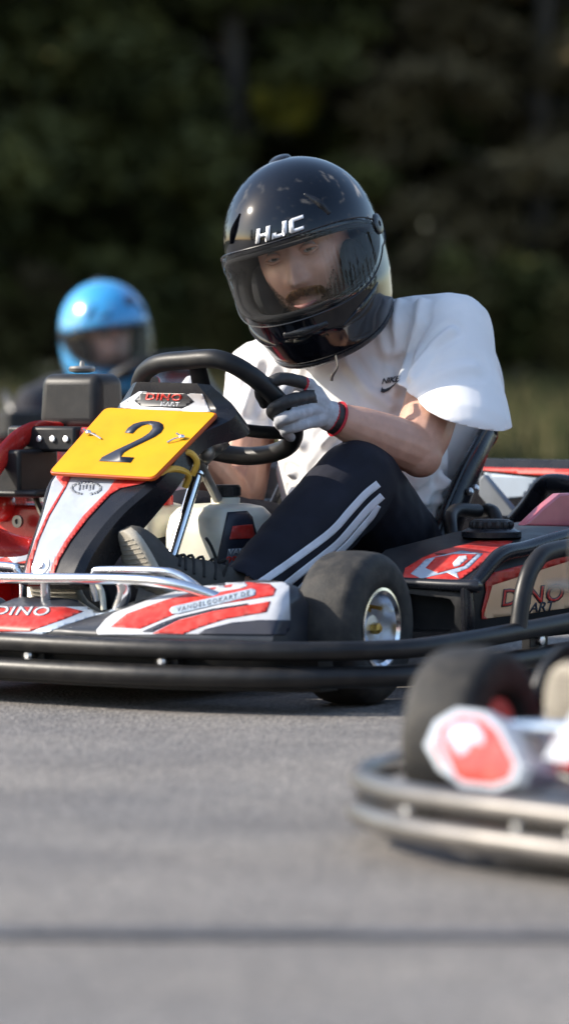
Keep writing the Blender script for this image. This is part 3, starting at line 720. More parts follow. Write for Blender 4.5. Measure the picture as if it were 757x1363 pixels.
    sticker('label_red', [z4([(424, 190), (486, 184), (498, 228), (414, 232)])], tt_, M['red_sticker'], tank, .0026)
    sticker('label_grey', [z4([(410, 262), (500, 255), (506, 318), (400, 322)])], tt_, M['greyink'], tank, .0026)
    sticker('label_lettering', text2d('VANDEL', z4([(458, 270)])[0], (1, -.05), (.1, -1), .02, size=10.5), tt_, M['silver'], tank, .0042, step=5)
    sticker('label_red_lettering', text2d('99LAX', z4([(452, 297)])[0], (1, -.05), (.1, -1), .03, size=14.5), tt_, M['red_sticker'], tank, .0042, step=5)
    # chrome pedal guards
    b = B(); g = lambda x, y, u: K(x, y, u=u)
    G1 = [g(0, 769, .235), g(150, 771, .235), g(215, 775, .235), g(262, 785, .22), g(330, 812, .19)]
    G0 = [V(p.x, -p.y, p.z) for p in G1[::-1]]; G0 = [p for p in G0 if p.y < G1[0].y - .05]
    tube(b, G0 + G1, .0095, 14, n=60)
    G2 = [g(128, 800, .17), g(124, 775, .175), g(126, 763, .18), g(136, 759, .18), g(210, 760, .18), g(238, 766, .175), g(262, 782, .17), g(290, 805, .16)]
    tube(b, G2, .0075, 14, n=50); tube(b, [V(p.x, -p.y, p.z) for p in G2], .0075, 14, n=50)
    pieces('pedal_guard', b, M['chrome'], root)
    b = B(); tube(b, [g(163, 775, .23), g(165, 790, .225), g(158, 812, .22)], .012, 12, n=10); tube(b, [g(60, 775, .23), g(62, 815, .22)], .009, 12); pieces('guard_stay', b, M['chrome'], root)
    b = B(); tube(b, [g(129, 775, .2), g(136, 790, .2), g(138, 812, .2)], .005, 10, n=8); ob('brake_line', b, M['tank'])
    b = B()
    for s in (1, -1): box(b, (.07, .13 * s, .17), (.012, .07, .11), Matrix.Rotation(R(-25), 3, 'Y')); tube(b, [(.06, .13 * s, .12), (.03, .13 * s, .06)], .006, 8)
    pieces('pedal', b, M['dull_metal'], root, bevel=.002)
    # side pods
    zo = [(.27, .196), (.36, .241), (.6, .266), (1.0, .285), (1.14, .27)]
    for s in (1, -1):
        b = B(); secs = []
        for a in (.272, .28, .30, .36, .45, .6, .8, 1.0, 1.12, 1.14):
            z = tab(zo, a); k = .012 if a in (.272, 1.14) else 0; f = 0.0 if a < .9 else .05
            secs.append([(-a, (.33 + k) * s, .085 + k), (-a, (.545 - k - f) * s, .085 + k), (-a, (.56 - k - f) * s, .11), (-a, (.563 - k - f) * s, z - .03 - k), (-a, (.553 - k - f) * s, z - .012 - k), (-a, (.535 - k - f) * s, z - .006 - k), (-a, .46 * s, z - k), (-a, (.33 + k) * s, z + .004 - k)])
        ctr = sum((V(*p) for p in secs[0]), V(0, 0, 0)) / 8
        inr = [V(*p) + (ctr - V(*p)).normalized() * .016 for p in secs[0]]
        secs = [[p + V(-.09, 0, 0) for p in inr], inr] + secs
        loft(b, secs); pod = ob('side_pod', b, M['black_plastic'] if s > 0 else M['red'], ang=30)
        b = B(); rail = [(-.268, .565, .192), (-.285, .57, .197), (-.36, .572, .241), (-.45, .572, .251), (-.6, .572, .268), (-.8, .56, .277), (-1.0, .53, .286), (-1.12, .5, .274)]
        tube(b, [(-.27, .36 * s, .194)] + [(u, v * s, z) for u, v, z in rail], [.009] + [.011, .013, .014, .014, .014, .014, .014, .012], 14, n=60)
        tube(b, [(-.268, .562 * s, .19), (-.268, .565 * s, .13), (-.272, .56 * s, .095)], [.011, .012, .009], 12, n=10)
        ob('pod_edge', b, M['gloss_black'], pod)
        tpd = bvh(pod); z5 = lambda p: Z(520, 600, 3.194, p); rays = camray if s > 0 else mirror_ray
        sticker('pearl_side_panel', [z5([(395, 715), (400, 620), (432, 520), (650, 462), (760, 425), (1100, 380), (1800, 330), (1800, 600), (1100, 640), (760, 668), (600, 690)])], tpd, M['beige'], pod, .001, rays, step=6)
        sticker('red_side_flash', [z5([(430, 520), (650, 462), (760, 425), (1100, 380), (1800, 330), (1800, 372), (1100, 420), (760, 468), (640, 505), (430, 572), (392, 700), (410, 716), (384, 716), (384, 680), (402, 600), (398, 560)])], tpd, M['red_sticker'], pod, .0024, rays, step=6)
        if s > 0:
            for mm, bo, o_ in ((M['navy'], .04, .0036), (M['red_sticker'], .0, .0048)):
                sticker('side_lettering', text2d('DINO', z5([(600, 618)])[0], (1, -.10), (.08, -1.05), bo, .05, size=30, spacing=1.12), tpd, mm, pod, o_, step=6)
            sticker('side_small_lettering', text2d('KART', z5([(620, 668)])[0], (1, -.10), (.08, -1.05), .02, .2, size=17), tpd, M['navy'], pod, .0036, step=6)
        sticker('red_top_sticker', [z5([(48, 548), (60, 500), (135, 455), (210, 425), (400, 375), (520, 385), (470, 430), (390, 480), (300, 545), (240, 560), (60, 566)])], tpd, M['red_sticker'], pod, .001, rays)
        sticker('white_chevron', [z5([(84, 524), (150, 462), (300, 425), (392, 438), (330, 500), (280, 520), (290, 545), (240, 520), (130, 545)])], tpd, M['bluewhite'], pod, .0024, rays)
        sticker('red_chevron', [z5([(148, 500), (190, 455), (270, 440), (366, 442), (310, 492), (200, 522)])], tpd, M['red_sticker'], pod, .0036, rays)
        sticker('chevron_mark', [z5([(262, 480), (290, 450), (320, 448), (325, 462), (290, 492), (268, 496)])], tpd, M['white_sticker'], pod, .005, rays)
        # filler ring and knob on the pod
        kc = (-.56, .43 * s, .268); b = B(); lathe(b, [(.055, -.004), (.055, .006), (.045, .012), (.03, .012)], kc, (0, 0, 1), 36); ob('pod_ring', b, M['gloss_black'], pod)
        b = B(); lathe(b, [(.03, .01), (.036, .013), (.037, .024), (.033, .028), (.01, .029)], kc, (0, 0, 1), 28)
        for k in range(14): ball(b, Vector(kc) + V(math.cos(k * .4488) * .036, math.sin(k * .4488) * .036, .018), (.006, .006, .008), seg=8)
        ob('filler_knob', b, M['black_plastic'], pod)
    # rear bodywork
    b = B(); secs = []
    for i in range(41):
        v = -.68 + 1.36 * i / 40; a = abs(v); u = -1.26 + (.12 * max(0, (a - .5) / .18) ** 2)
        secs.append([(u, v, .11), (u + .012, v, .15), (u + .012, v, .36), (u - .01, v, .385), (u - .05, v, .385), (u - .07, v, .3), (u - .07, v, .11)])
    loft(b, secs); rear = ob('rear_bumper_cover', b, M['gloss_black'], ang=35)
    trr = bvh(rear)
    sticker('red_rear_band', [z5([(300, 68), (1400, 92), (1400, 125), (757, 113), (600, 103), (400, 84), (300, 80)])], trr, M['red_sticker'], rear, .001, step=6)
    sticker('pale_rear_panel', [z5([(396, 92), (622, 116), (600, 150), (562, 196), (490, 206), (400, 104)])], trr, M['bluewhite'], rear, .001, step=6)
    b = B()
    q = [K(*z5([c])[0], u=-1.10) for c in ((388, 100), (398, 108), (528, 262), (512, 290), (450, 284), (372, 190), (372, 120))]; prism(b, q, (-1, 0, 0), .02)
    ob('grey_fin', b, M['greyink'], rear, bevel=.004)
    b = B(); tube(b, [K(530, 880, u=-1.05)] * 1 + [K(*z5([c])[0], u=-1.0) for c in ((560, 280), (610, 220), (652, 145), (700, 135), (800, 150), (1000, 190))][0:0] + [K(*z5([c])[0], u=-1.02) for c in ((600, 210), (650, 150), (720, 142), (900, 165))], .02, 12, n=20) if False else None
    tube(b, [K(*z5([c])[0], u=-1.03) for c in ((530, 300), (585, 235), (640, 155), (690, 138), (780, 150), (1000, 200), (1150, 330))], .019, 14, n=40)
    ob('wheel_guard_tube', b, M['gloss_black'])
    b = B(); q = [K(*z5([c])[0], v=.50) for c in ((570, 318), (650, 240), (722, 182), (800, 178), (980, 200), (1100, 330))]; prism(b, q, (0, -1, 0), .02)
    ob('red_wheel_fin', b, M['pink'], bevel=.004)
    # seat shell
    b = B(); rim_ = [V(-.40, 0, .20), V(-.50, 0, .20), V(-.60, 0, .205)] + [K(x, y, v=.2) * 1 for x, y in ((568, 732), (592, 676), (616, 622), (640, 580), (659, 560))]
    rim_ = [V(p.x, 0, p.z) for p in rim_]; secs = []; Rm = cr(rim_, 26)
    for i, p in enumerate(Rm):
        a, c = Rm[max(0, i - 1)], Rm[min(26, i + 1)]; t = i / 26
        tg = (c - a).normalized(); nr = V(-tg.z, 0, tg.x); nr = nr if nr.dot(V(1, 0, .6)) > 0 else -nr
        hgt = .13 - .06 * max(0, t - .5) / .5; w_ = .2 - .01 * max(0, t - .8) / .2; row = []
        base = p - nr * hgt
        for k in range(17):
            x = -1 + k / 8; ax_ = abs(x); side = max(0, (ax_ - .6) / .4)
            row.append(V(base.x, math.copysign(min(1, ax_ / .85) ** .9, x) * w_, base.z) + nr * hgt * side ** 1.5)
        secs.append(row)
    edge = [s[0] for s in secs] + secs[-1][1:-1] + [s[-1] for s in reversed(secs)]
    loft(b, secs, cap=False, loop=False); seat = ob('seat', b, M['gloss_black'], solid=.006, ang=180)
    b = B(); tube(b, edge, .0075, 10, n=160); ob('seat_edge', b, M['gloss_black'], seat)
    b = B()
    for s in (1, -1):
        tube(b, [(-.72, .36 * s, .08), (-.76, .33 * s, .2), (-.80, .29 * s, .285), (-.84, .25 * s, .30), (-.875, .215 * s, .295)], .013, 12, n=30)
        tube(b, [(-.62, .33 * s, .08), (-.66, .28 * s, .25), (-.72, .245 * s, .30), (-.8, .25 * s, .30)], .013, 12, n=30)
    pieces('seat_stay', b, M['tube_black'], root)
    b = B()
    for dz in (0, .02): lathe(b, [(.007, 0), (.007, .007), (.004, .01)], (-.83 - dz, .208, .335 + dz * .3), (0, 1, .2), 8)
    pieces('seat_bolt', b, M['alu'], seat)
    # engine on the kart's right
    b = B(); box(b, (-.43, -.415, .508), (.095, .15, .105), taper=.93); ab = ob('airbox', b, M['black_plastic'], bevel=.021, seg=6)
    b = B(); lathe(b, [(.012, 0), (.024, .003), (.026, .009), (.023, .013), (.005, .014), (.004, .022), (.002, .024)], (-.43, -.415, .562), (0, 0, 1), 28); ob('airbox_nut', b, M['dull_metal'], ab)
    b = B(); box(b, (-.40, -.42, .445), (.13, .21, .03)); ob('engine_cowl', b, M['red'], bevel=.012, seg=3)
    b = B(); box(b, (-.345, -.43, .437), (.05, .165, .048)); cov = ob('exhaust_shield', b, M['black_plastic'], bevel=.006)
    b = B()
    for k in range(5): lathe(b, [(.006, 0), (.006, .004), (.003, .005)], (-.32, -.495 + k * .032, .437), (1, 0, .15), 10)
    pieces('shield_bolt', b, M['alu'], cov)
    b = B(); box(b, (-.31, -.50, .375), (.12, .15, .085)); box(b, (-.31, -.50, .335), (.135, .24, .014)); ob('chain_guard', b, M['black_plastic'], bevel=.012, seg=3)
    b = B(); box(b, (-.42, -.5, .25), (.14, .17, .12)); box(b, (-.37, -.56, .32), (.08, .06, .05)); ball(b, (-.34, -.55, .31), .035); ob('engine_shroud', b, M['red'], bevel=.01, seg=3)
    b = B(); lathe(b, [(.012, 0), (.012, .006), (.005, .006), (.005, .002)], K(25, 694, u=-.33), (1, 0, 0), 16); lathe(b, [(.05, -.04), (.05, .0), (.02, .002)], (-.36, -.42, .26), (1, 0, 0), 20)
    for k in range(9): lathe(b, [(.045, 0), (.045, .003)], (-.40 + .008 * k, -.40, .27), (1, 0, 0), 20)
    tube(b, [(-.35, -.47, .34), (-.32, -.43, .30), (-.33, -.4, .25)], .006, 8, n=10); ob('engine_block', b, M['steel'])
    b = B()
    arc = [(-.60, .18), (-.55, .33), (-.45, .41), (-.36, .435), (-.25, .44)]
    tube(b, [K(-60, 700, v=-.46), K(-25, 650, v=-.46), K(6, 604, v=-.46), K(36, 578, v=-.46), K(70, 568, v=-.45), K(120, 566, v=-.42), K(160, 566, v=-.38)], [(.022, .008)] * 7, 12, n=40, ref=(1, 0, 0))
    ob('engine_guard', b, M['red'])
    b = B(); tube(b, [K(-50, 715, v=-.44), K(20, 722, v=-.42), K(45, 724, v=-.40)], [(.05, .012)] * 3, 12, n=12, ref=(1, 0, 0)); ob('red_undertray', b, M['red'])
    return root
kart = make_kart()
# ---------------------------------------------------------------- people
def limb(b, pts, rad, n=24, seg=16, ref=None): tube(b, pts, rad, seg, n=n, ref=ref, rnd=True)
HT = [(-.21, .135, .08, .100), (-.19, .155, .095, .115), (-.15, .176, .12, .130), (-.10, .180, .145, .142), (-.05, .172, .160, .146), (0, .165, .165, .146)]
def hsurf(az, z, off=0.):
    c, s = math.cos(az), math.sin(az)
    if z >= 0:
        q = max(0, 1 - (z / .163) ** 2.15) ** .5; af, ab, wv = .165 * q, .165 * q, .146 * q; n = 2.15
    else:
        z_ = max(z, -.21)
        for a, b in zip(HT, HT[1:]):
            if z_ <= b[0]: t = (z_ - a[0]) / (b[0] - a[0]); t = t * t * (3 - 2 * t) if False else t; af, ab, wv = [a[k] + (b[k] - a[k]) * t for k in (1, 2, 3)]; break
        n = 2.25
    rx = (af if c > 0 else ab) + off; ry = wv + off; k = (abs(c / max(rx, 1e-4)) ** n + abs(s / max(ry, 1e-4)) ** n) ** (-1 / n)
    return V(c * k, s * k, z + off * (z / .163 if z > 0 else 0))
def zt(a): q = min(1, abs(a) / R(88)); return .024 - .044 * q ** 3
def zb(a): q = min(1, abs(a) / R(88)); return -.100 + .080 * q ** 2.6
def make_helmet(parent, mw, hm, vm, detail=True):
    """mw: frame of the head (x forward, y wearer's left, z up)"""
    b = B(); NA = 128; rows = []
    for i in range(NA):
        a = -math.pi + 2 * math.pi * i / NA; col = []; lo = -.175 - .033 * math.cos(a)
        if abs(a) > R(88): t_, b_ = -.02, -.02
        else: t_, b_ = zt(a), zb(a)
        for k in range(15): col.append(hsurf(a, lo + (b_ - lo) * k / 14))
        th0 = math.asin(max(-1, t_ / .163))
        for k in range(25): col.append(hsurf(a, .163 * math.sin(th0 + (math.pi / 2 - .02 - th0) * k / 24)))
        rows.append([b.verts.new(mw @ p) for p in col])
    for i in range(NA):
        p, q = rows[i], rows[(i + 1) % NA]; a = -math.pi + 2 * math.pi * (i + .5) / NA
        for k in range(39):
            if k == 14: continue
            b.faces.new((p[k], q[k], q[k + 1], p[k + 1]))
    b.faces.new([r[-1] for r in rows]); bmesh.ops.remove_doubles(b, verts=b.verts, dist=.0004)
    h = obj('helmet', b, [hm, M['foam']], parent, solid=.022, ang=180, recalc=True)
    tr = bvh(h)
    # rubber round the eye port and the lower rim
    b = B(); A = [R(-88 + 176 * i / 60) for i in range(61)]
    tube(b, [mw @ hsurf(a, zt(a), .001) for a in A] + [mw @ hsurf(a, zb(a), .001) for a in A[::-1]], .0045, 8, closed=True); obj('port_rubber', b, M['foam'], h)
    b = B(); tube(b, [mw @ hsurf(2 * math.pi * i / 90, -.175 - .033 * math.cos(2 * math.pi * i / 90), -.004) for i in range(90)], .007, 8, closed=True); obj('lower_rubber', b, M['gloss_black'] if detail else M['foam'], h)
    # lining
    b = B()
    for s in (1, -1): ball(b, V(.025, .090 * s, -.07), (.06, .024, .055), seg=16)
    ball(b, V(0, 0, .085), (.12, .11, .045), seg=20); tube(b, [V(.135, -.06, -.125), V(.148, 0, -.125), V(.135, .06, -.125)], .014, 10, n=10)
    bmesh.ops.transform(b, matrix=mw, verts=b.verts); pieces('helmet_padding', b, M['foam'], h)
    # visor
    b = B(); g = []
    for i in range(81):
        a = R(-97 + 194 * i / 80); q = abs(a) / R(97); t_ = zt(min(abs(a), R(80))) + .012; b_ = zb(min(abs(a), R(80))) - .014
        m_ = (t_ + b_) / 2; hh = (t_ - b_) / 2; k = max(0, 1 - max(0, (q - .72) / .28) ** 2.4) ** .5; hh = hh * max(k, .02) ; m_ = m_ + .004 * q
        if q > .72: hh = max(hh, .002)
        g.append([b.verts.new(mw @ hsurf(a, m_ + hh * (-1 + j / 10), .0075)) for j in range(21)])
    for p, q in zip(g, g[1:]):
        for k in range(20): b.faces.new((p[k], q[k], q[k + 1], p[k + 1]))
    edge = [r[0].co.copy() for r in g] + [r[-1].co.copy() for r in g[::-1]]
    vis = obj('visor', b, vm, h, ang=180, recalc=True)
    b = B(); tube(b, [r for r in edge], .0017, 6, closed=True); obj('visor_rim', b, M['gloss_black'] if detail else M['foam'], vis)
    for s in (1, -1):
        b = B(); p = mw @ hsurf(R(84 * s), -.005, .009); q = mw @ hsurf(R(84 * s), -.005, .03); lathe(b, [(.020, -.002), (.020, .002), (.016, .004), (.006, .004), (.005, .001)], p, q - p, 28); obj('visor_pivot', b, M['gloss_black'], vis)
    def strip(pts, r, n=24, flat_=.4): # raised moulding
        bb = B(); P = [mw @ hsurf(R(a), z, .0) for a, z in pts]; o = mw.translation; tube(bb, P, [(x, x * flat_) for x in r], 10, n=n, rnd=True, ref=None); return bb
    # vents
    for s in (1, -1):
        bb = strip([(s * 30, .100), (s * 36, .077), (s * 40, .053)], [.003, .009, .006]); obj('top_vent', bb, M['gloss_black'], h)
        bb = strip([(s * 34, .089), (s * 37, .073), (s * 39, .061)], [.002, .0045, .002], flat_=1.3); obj('vent_slot', bb, M['foam'], h)
        bb = strip([(s * 62, -.105), (s * 50, -.122), (s * 36, -.14), (s * 24, -.152)], [.003, .008, .009, .003], flat_=.5); obj('jaw_vent', bb, hm, h)
    bb = strip([(-14, -.135), (0, -.137), (14, -.135)], [.006, .01, .006]); obj('chin_vent', bb, M['gloss_black'], h)
    bb = strip([(-8, -.137), (0, -.139), (8, -.137)], [.003, .005, .003], flat_=1.2); obj('chin_slot', bb, M['foam'], h)
    bb = B(); ball(bb, V(-.03, 0, .158), (.03, .022, .010)); bmesh.ops.transform(bb, matrix=mw, verts=bb.verts); obj('crown_vent', bb, M['gloss_black'], h)
    bb = strip([(-175, -.09), (-120, -.11), (-90, -.12)], [.004, .008, .003]); obj('neck_vent', bb, M['foam'], h)
    if detail:
        HJ = [[(0, 0), (.26, 0), (.26, .36), (.62, .36), (.62, 0), (.88, 0), (.88, 1), (.62, 1), (.62, .6), (.26, .6), (.26, 1), (0, 1)],
              [(1.02, 0), (1.72, 0), (1.86, .14), (1.86, 1), (1.60, 1), (1.60, .24), (1.26, .24), (1.26, .4), (1.02, .4)],
              [(2.14, 0), (2.84, 0), (2.84, .25), (2.26, .25), (2.26, .75), (2.84, .75), (2.84, 1), (2.14, 1), (2.0, .86), (2.0, .14)]]
        for o_, mm, gr in ((.0014, M['navy'], .05), (.0026, M['silver'], 0)):
            t = flat([[((x - 1.42) + .25 * y, y - .5) for x, y in p] for p in HJ])
            for k in range(40): bmesh.ops.bisect_plane(t, geom=t.verts[:] + t.edges[:] + t.faces[:], plane_co=V(-2 + k * .1, 0, 0), plane_no=V(1, 0, 0))
            bmesh.ops.triangulate(t, faces=t.faces)
            for v in t.verts: v.co = mw @ hsurf(v.co.x * (.0330 + gr * .01) / .155 + R(2), 0.0545 + v.co.y * (.0250 + gr * .05), o_)
            obj('helmet_lettering', t, mm, h, solid=.0008, off=1, ang=60)
    else:
        for pts in ([(10, .10), (22, .118), (34, .112), (30, .095), (18, .086)], [(-30, .06), (-10, .075), (-12, .06)]):
            t = flat([pts]); bmesh.ops.subdivide_edges(t, edges=t.edges, cuts=2, use_grid_fill=True)
            for v in t.verts: v.co = mw @ hsurf(R(v.co.x), v.co.y, .001)
            obj('helmet_mark', t, M['navy'], h, solid=.0008, off=1)
    return h

def face_disp(p):
    """forward bulge of the face at lateral y and height z (head frame, metres)"""
    y, z = p.y, p.z; G = lambda a, b, sa, sb: math.exp(-((y - a) / sa) ** 2 - ((z - b) / sb) ** 2)
    d = 0
    if -.052 < z < .03:  # nose bridge to tip
        t = min(1, max(0, (.02 - z) / .06)); d += (.006 + .022 * t ** 1.3) * math.exp(-(y / (.0085 + .004 * t)) ** 2) * min(1, (z + .052) / .01) * min(1, (.03 - z) / .015)
    for s in (1, -1):
        d += .008 * G(.013 * s, -.038, .007, .008)
        d -= .013 * G(.032 * s, .008, .016, .012); d += .006 * G(.03 * s, .027, .022, .008); d += .007 * G(.045 * s, -.03, .02, .02)
        d -= .004 * G(.026 * s, -.068, .012, .015)
    d += .006 * G(0, -.071, .022, .0045) + .007 * G(0, -.082, .019, .005) - .004 * G(0, -.0765, .024, .0022)
    d += .011 * G(0, -.112, .022, .018) - .003 * G(0, -.095, .02, .006) + .006 * G(0, -.05, .02, .012) + .003 * G(0, .06, .04, .03)
    return d
def head_shape(bm, mw, k=1.0):
    b = B(); bmesh.ops.create_uvsphere(b, u_segments=96, v_segments=80, radius=1)
    for v in b.verts:
        x, y, z = v.co; jaw = 1 - .22 * max(0, -z) ** 1.5
        p = V(x * (.100 if x > 0 else .098), y * .079 * jaw, z * .128 - .012)
        if x > 0: p.x *= (1 + .08 * max(0, -z)); p.x += face_disp(p) * min(1, x * 1.8)
        v.co = p
    bmesh.ops.transform(b, matrix=mw @ Matrix.Scale(k, 4), verts=b.verts)
    me = bpy.data.meshes.new('t'); b.to_mesh(me); b.free(); bm.from_mesh(me); bpy.data.meshes.remove(me)
def bristles(bm, pts, rng, n, mw, k, L, down):
    for _ in range(n):
        y, z = pts(rng); x = .100 * math.sqrt(max(0, 1 - (y / .079) ** 2 - ((z + .012) / .128) ** 2)) * (1 + .08 * max(0, -(z + .012) / .128)) + face_disp(V(0, y, z))
        p = V(x - .001, y, z); d = (V(.45 + .3 * rng.random(), (y * 8) + rng.uniform(-.35, .35), down + rng.uniform(-.3, .3))).normalized() * L * rng.uniform(.6, 1.2)
        p = mw @ (p * k); q = mw @ ((V(x - .001, y, z) + d) * k); s = (q - p).orthogonal().normalized() * .0007; t = (q - p).cross(s).normalized() * .0007
        a = [bm.verts.new(p + s), bm.verts.new(p - s * .5 + t), bm.verts.new(p - s * .5 - t)]; e = bm.verts.new(q)
        for i in range(3): bm.faces.new((a[i], a[(i + 1) % 3], e))

def make_glove(parent, rays_pts, wrist, elbow, mir=1):
    """five-fingered glove closed on the rim. rays_pts: chains of points; index, middle, ring, little, thumb"""
    fx = lambda p: V(p.x, p.y * mir, p.z)
    grey, blk = B(), B(); ch = [[fx(p) for p in c] for c in rays_pts]; w = fx(wrist); e = fx(elbow); dr = (e - w).normalized()
    # palm: fans from the wrist to each knuckle
    for i, c in enumerate(ch[:4]): limb(grey, [w + dr * .0, (w + c[0]) / 2 + (V(0, 0, 0)), c[0]], [.021, .0165, .0125], n=8, seg=12)
    limb(grey, [w, ch[4][0]], [.02, .014], n=6, seg=12)
    limb(grey, [w + dr * .018, w], [.030, .029], n=4, seg=16)
    rr = [(.0125, .0122, .0112, .0105), (.0128, .0124, .0115, .0108), (.012, .0118, .0108, .0098), (.0112, .0108, .0098, .009), (.014, .0135, .012, .0105)]
    for i, c in enumerate(ch): limb(grey, c, list(rr[i])[:len(c)], n=14, seg=12)
    def wr(co, n): return .0007 * noise.noise(co * 90) + .0009 * noise.noise(co * 45)
    b = remesh(grey, .0022, 2, wr); b.faces.ensure_lookup_table()
    # material by finger: index and middle black leather, red seams, the rest grey
    def segd(p, c):
        best = 9
        for a, d in zip(c, c[1:]):
            t = max(0, min(1, (p - a).dot(d - a) / (d - a).length_squared)); best = min(best, (p - a - (d - a) * t).length)
        return best
    fb = [c[0:1] + c[1:] for c in ch]
    for f in b.faces:
        p = f.calc_center_median(); ds = [segd(p, c) for c in ch[:4]]; k = ds.index(min(ds)); f.material_index = 0
        base = ch[k][0]; nxt = ch[k][1]; t = (p - base).dot((nxt - base).normalized())
        if k in (0, 1) and min(ds) < .02 and t > (.016 if k == 0 else -.004): f.material_index = 1
        if k == 0 and .010 < t < .016: f.material_index = 2
        tw = (p - w).dot(dr)
        if .003 < tw < .0055: f.material_index = 2
        if tw >= .0055: f.material_index = 1
    for f in b.faces: f.smooth = True
    g = obj('glove', b, [M['glove_grey'], M['glove_black'], M['red_fabric']], parent, ang=180, recalc=True)
    bb = B(); c = w + dr * .019; lathe(bb, [(.0315, -.003), (.034, 0), (.0315, .003), (.029, 0)], c, dr, 32, closed=True); obj('glove_cuff', bb, M['red_fabric'], g)
    bb = B()
    for i in range(3):
        a, d = ch[i][0], ch[i + 1][0]; m_ = (a + d) / 2; tube(bb, [m_ + (ch[i][1] - a) * .2 + V(.009, 0, .002), m_ + (w - m_) * .35 + V(.010, .002, .004)], .0011, 6)
    pieces('glove_seam', bb, M['greyink'], g)
    return g

def make_shoe(parent, ankle, heel, ball_, toe, side, body=None):
    """canvas shoe: upper and a thick sole following heel > ball > toe"""
    ax = [heel, heel + (ball_ - heel) * .5, ball_, toe]; S = cr(ax, 40); up_, so = [], []
    for i, p in enumerate(S):
        t = i / 40; tg = (S[min(40, i + 1)] - S[max(0, i - 1)]).normalized(); lat = tg.cross(ankle - heel if t < .5 else ankle - heel); lat = (tg.cross((ankle - p) - tg * (ankle - p).dot(tg))).normalized(); nn = lat.cross(tg).normalized()
        if nn.dot(ankle - p) < 0: nn = -nn
        wv = .051 * max(.03, 1 - max(0, (t - .62) / .385) ** 2.6) ** .5 * (.70 + .30 * min(1, t / .55)) * max(.03, 1 - max(0, (.12 - t) / .125) ** 2.5) ** .5
        hh = (.075 * (1 - t) ** .7 + .028) * max(.05, 1 - max(0, (t - .8) / .205) ** 2.5) ** .5
        ring = []; rs = []
        for k in range(20):
            a = 2 * math.pi * k / 20; c, s = math.cos(a), math.sin(a)
            ring.append(p + lat * wv * .93 * math.copysign(abs(c) ** .85, c) * (1 - .35 * max(0, s)) + nn * (.004 + hh * max(0, s) ** .8 + .012 * min(0, s)))
            rs.append(p + lat * wv * 1.04 * math.copysign(abs(c) ** .7, c) + nn * (-.004 + .011 * math.copysign(abs(s) ** .5, s)))
        up_.append(ring); so.append(rs)
    b = B(); loft(b, up_); sh = obj('shoe', b, M['shoe'], parent, ang=180)
    b = B(); loft(b, so)
    b = B() if False else b; o = obj('shoe_sole', b, M['sole'], sh, ang=60)
    b = B()
    for i in range(5):   # lace rungs and eyelets
        k = 15 + i * 3; p = S[k]; r = up_[k]; tube(b, [r[2] + (r[2] - p) * .03, r[5] + (r[5] - p) * .06, r[8] + (r[8] - p) * .03], .0028, 6, n=8)
    k = 14; r = up_[k]; tube(b, [r[5], r[5] + V(.02, .0, .03), r[5] + V(.035, 0, .045)], .003, 6, n=6); tube(b, [r[5], r[4] + V(.0, .03, .005), r[3] + V(.01, .035, -.02)], .003, 6, n=6)
    pieces('lace', b, M['lace'], sh)
    # grip grooves across the forefoot sole
    b = B()
    for i in range(15, 39):
        rs = so[i]; tube(b, [rs[12] + (rs[12] - S[i]) * .02, rs[15] + (rs[15] - S[i]) * .08, rs[18] + (rs[18] - S[i]) * .02], .0012, 5, n=6)
    obj('sole_ridges', b, M['shoe_side'], o)
    return sh

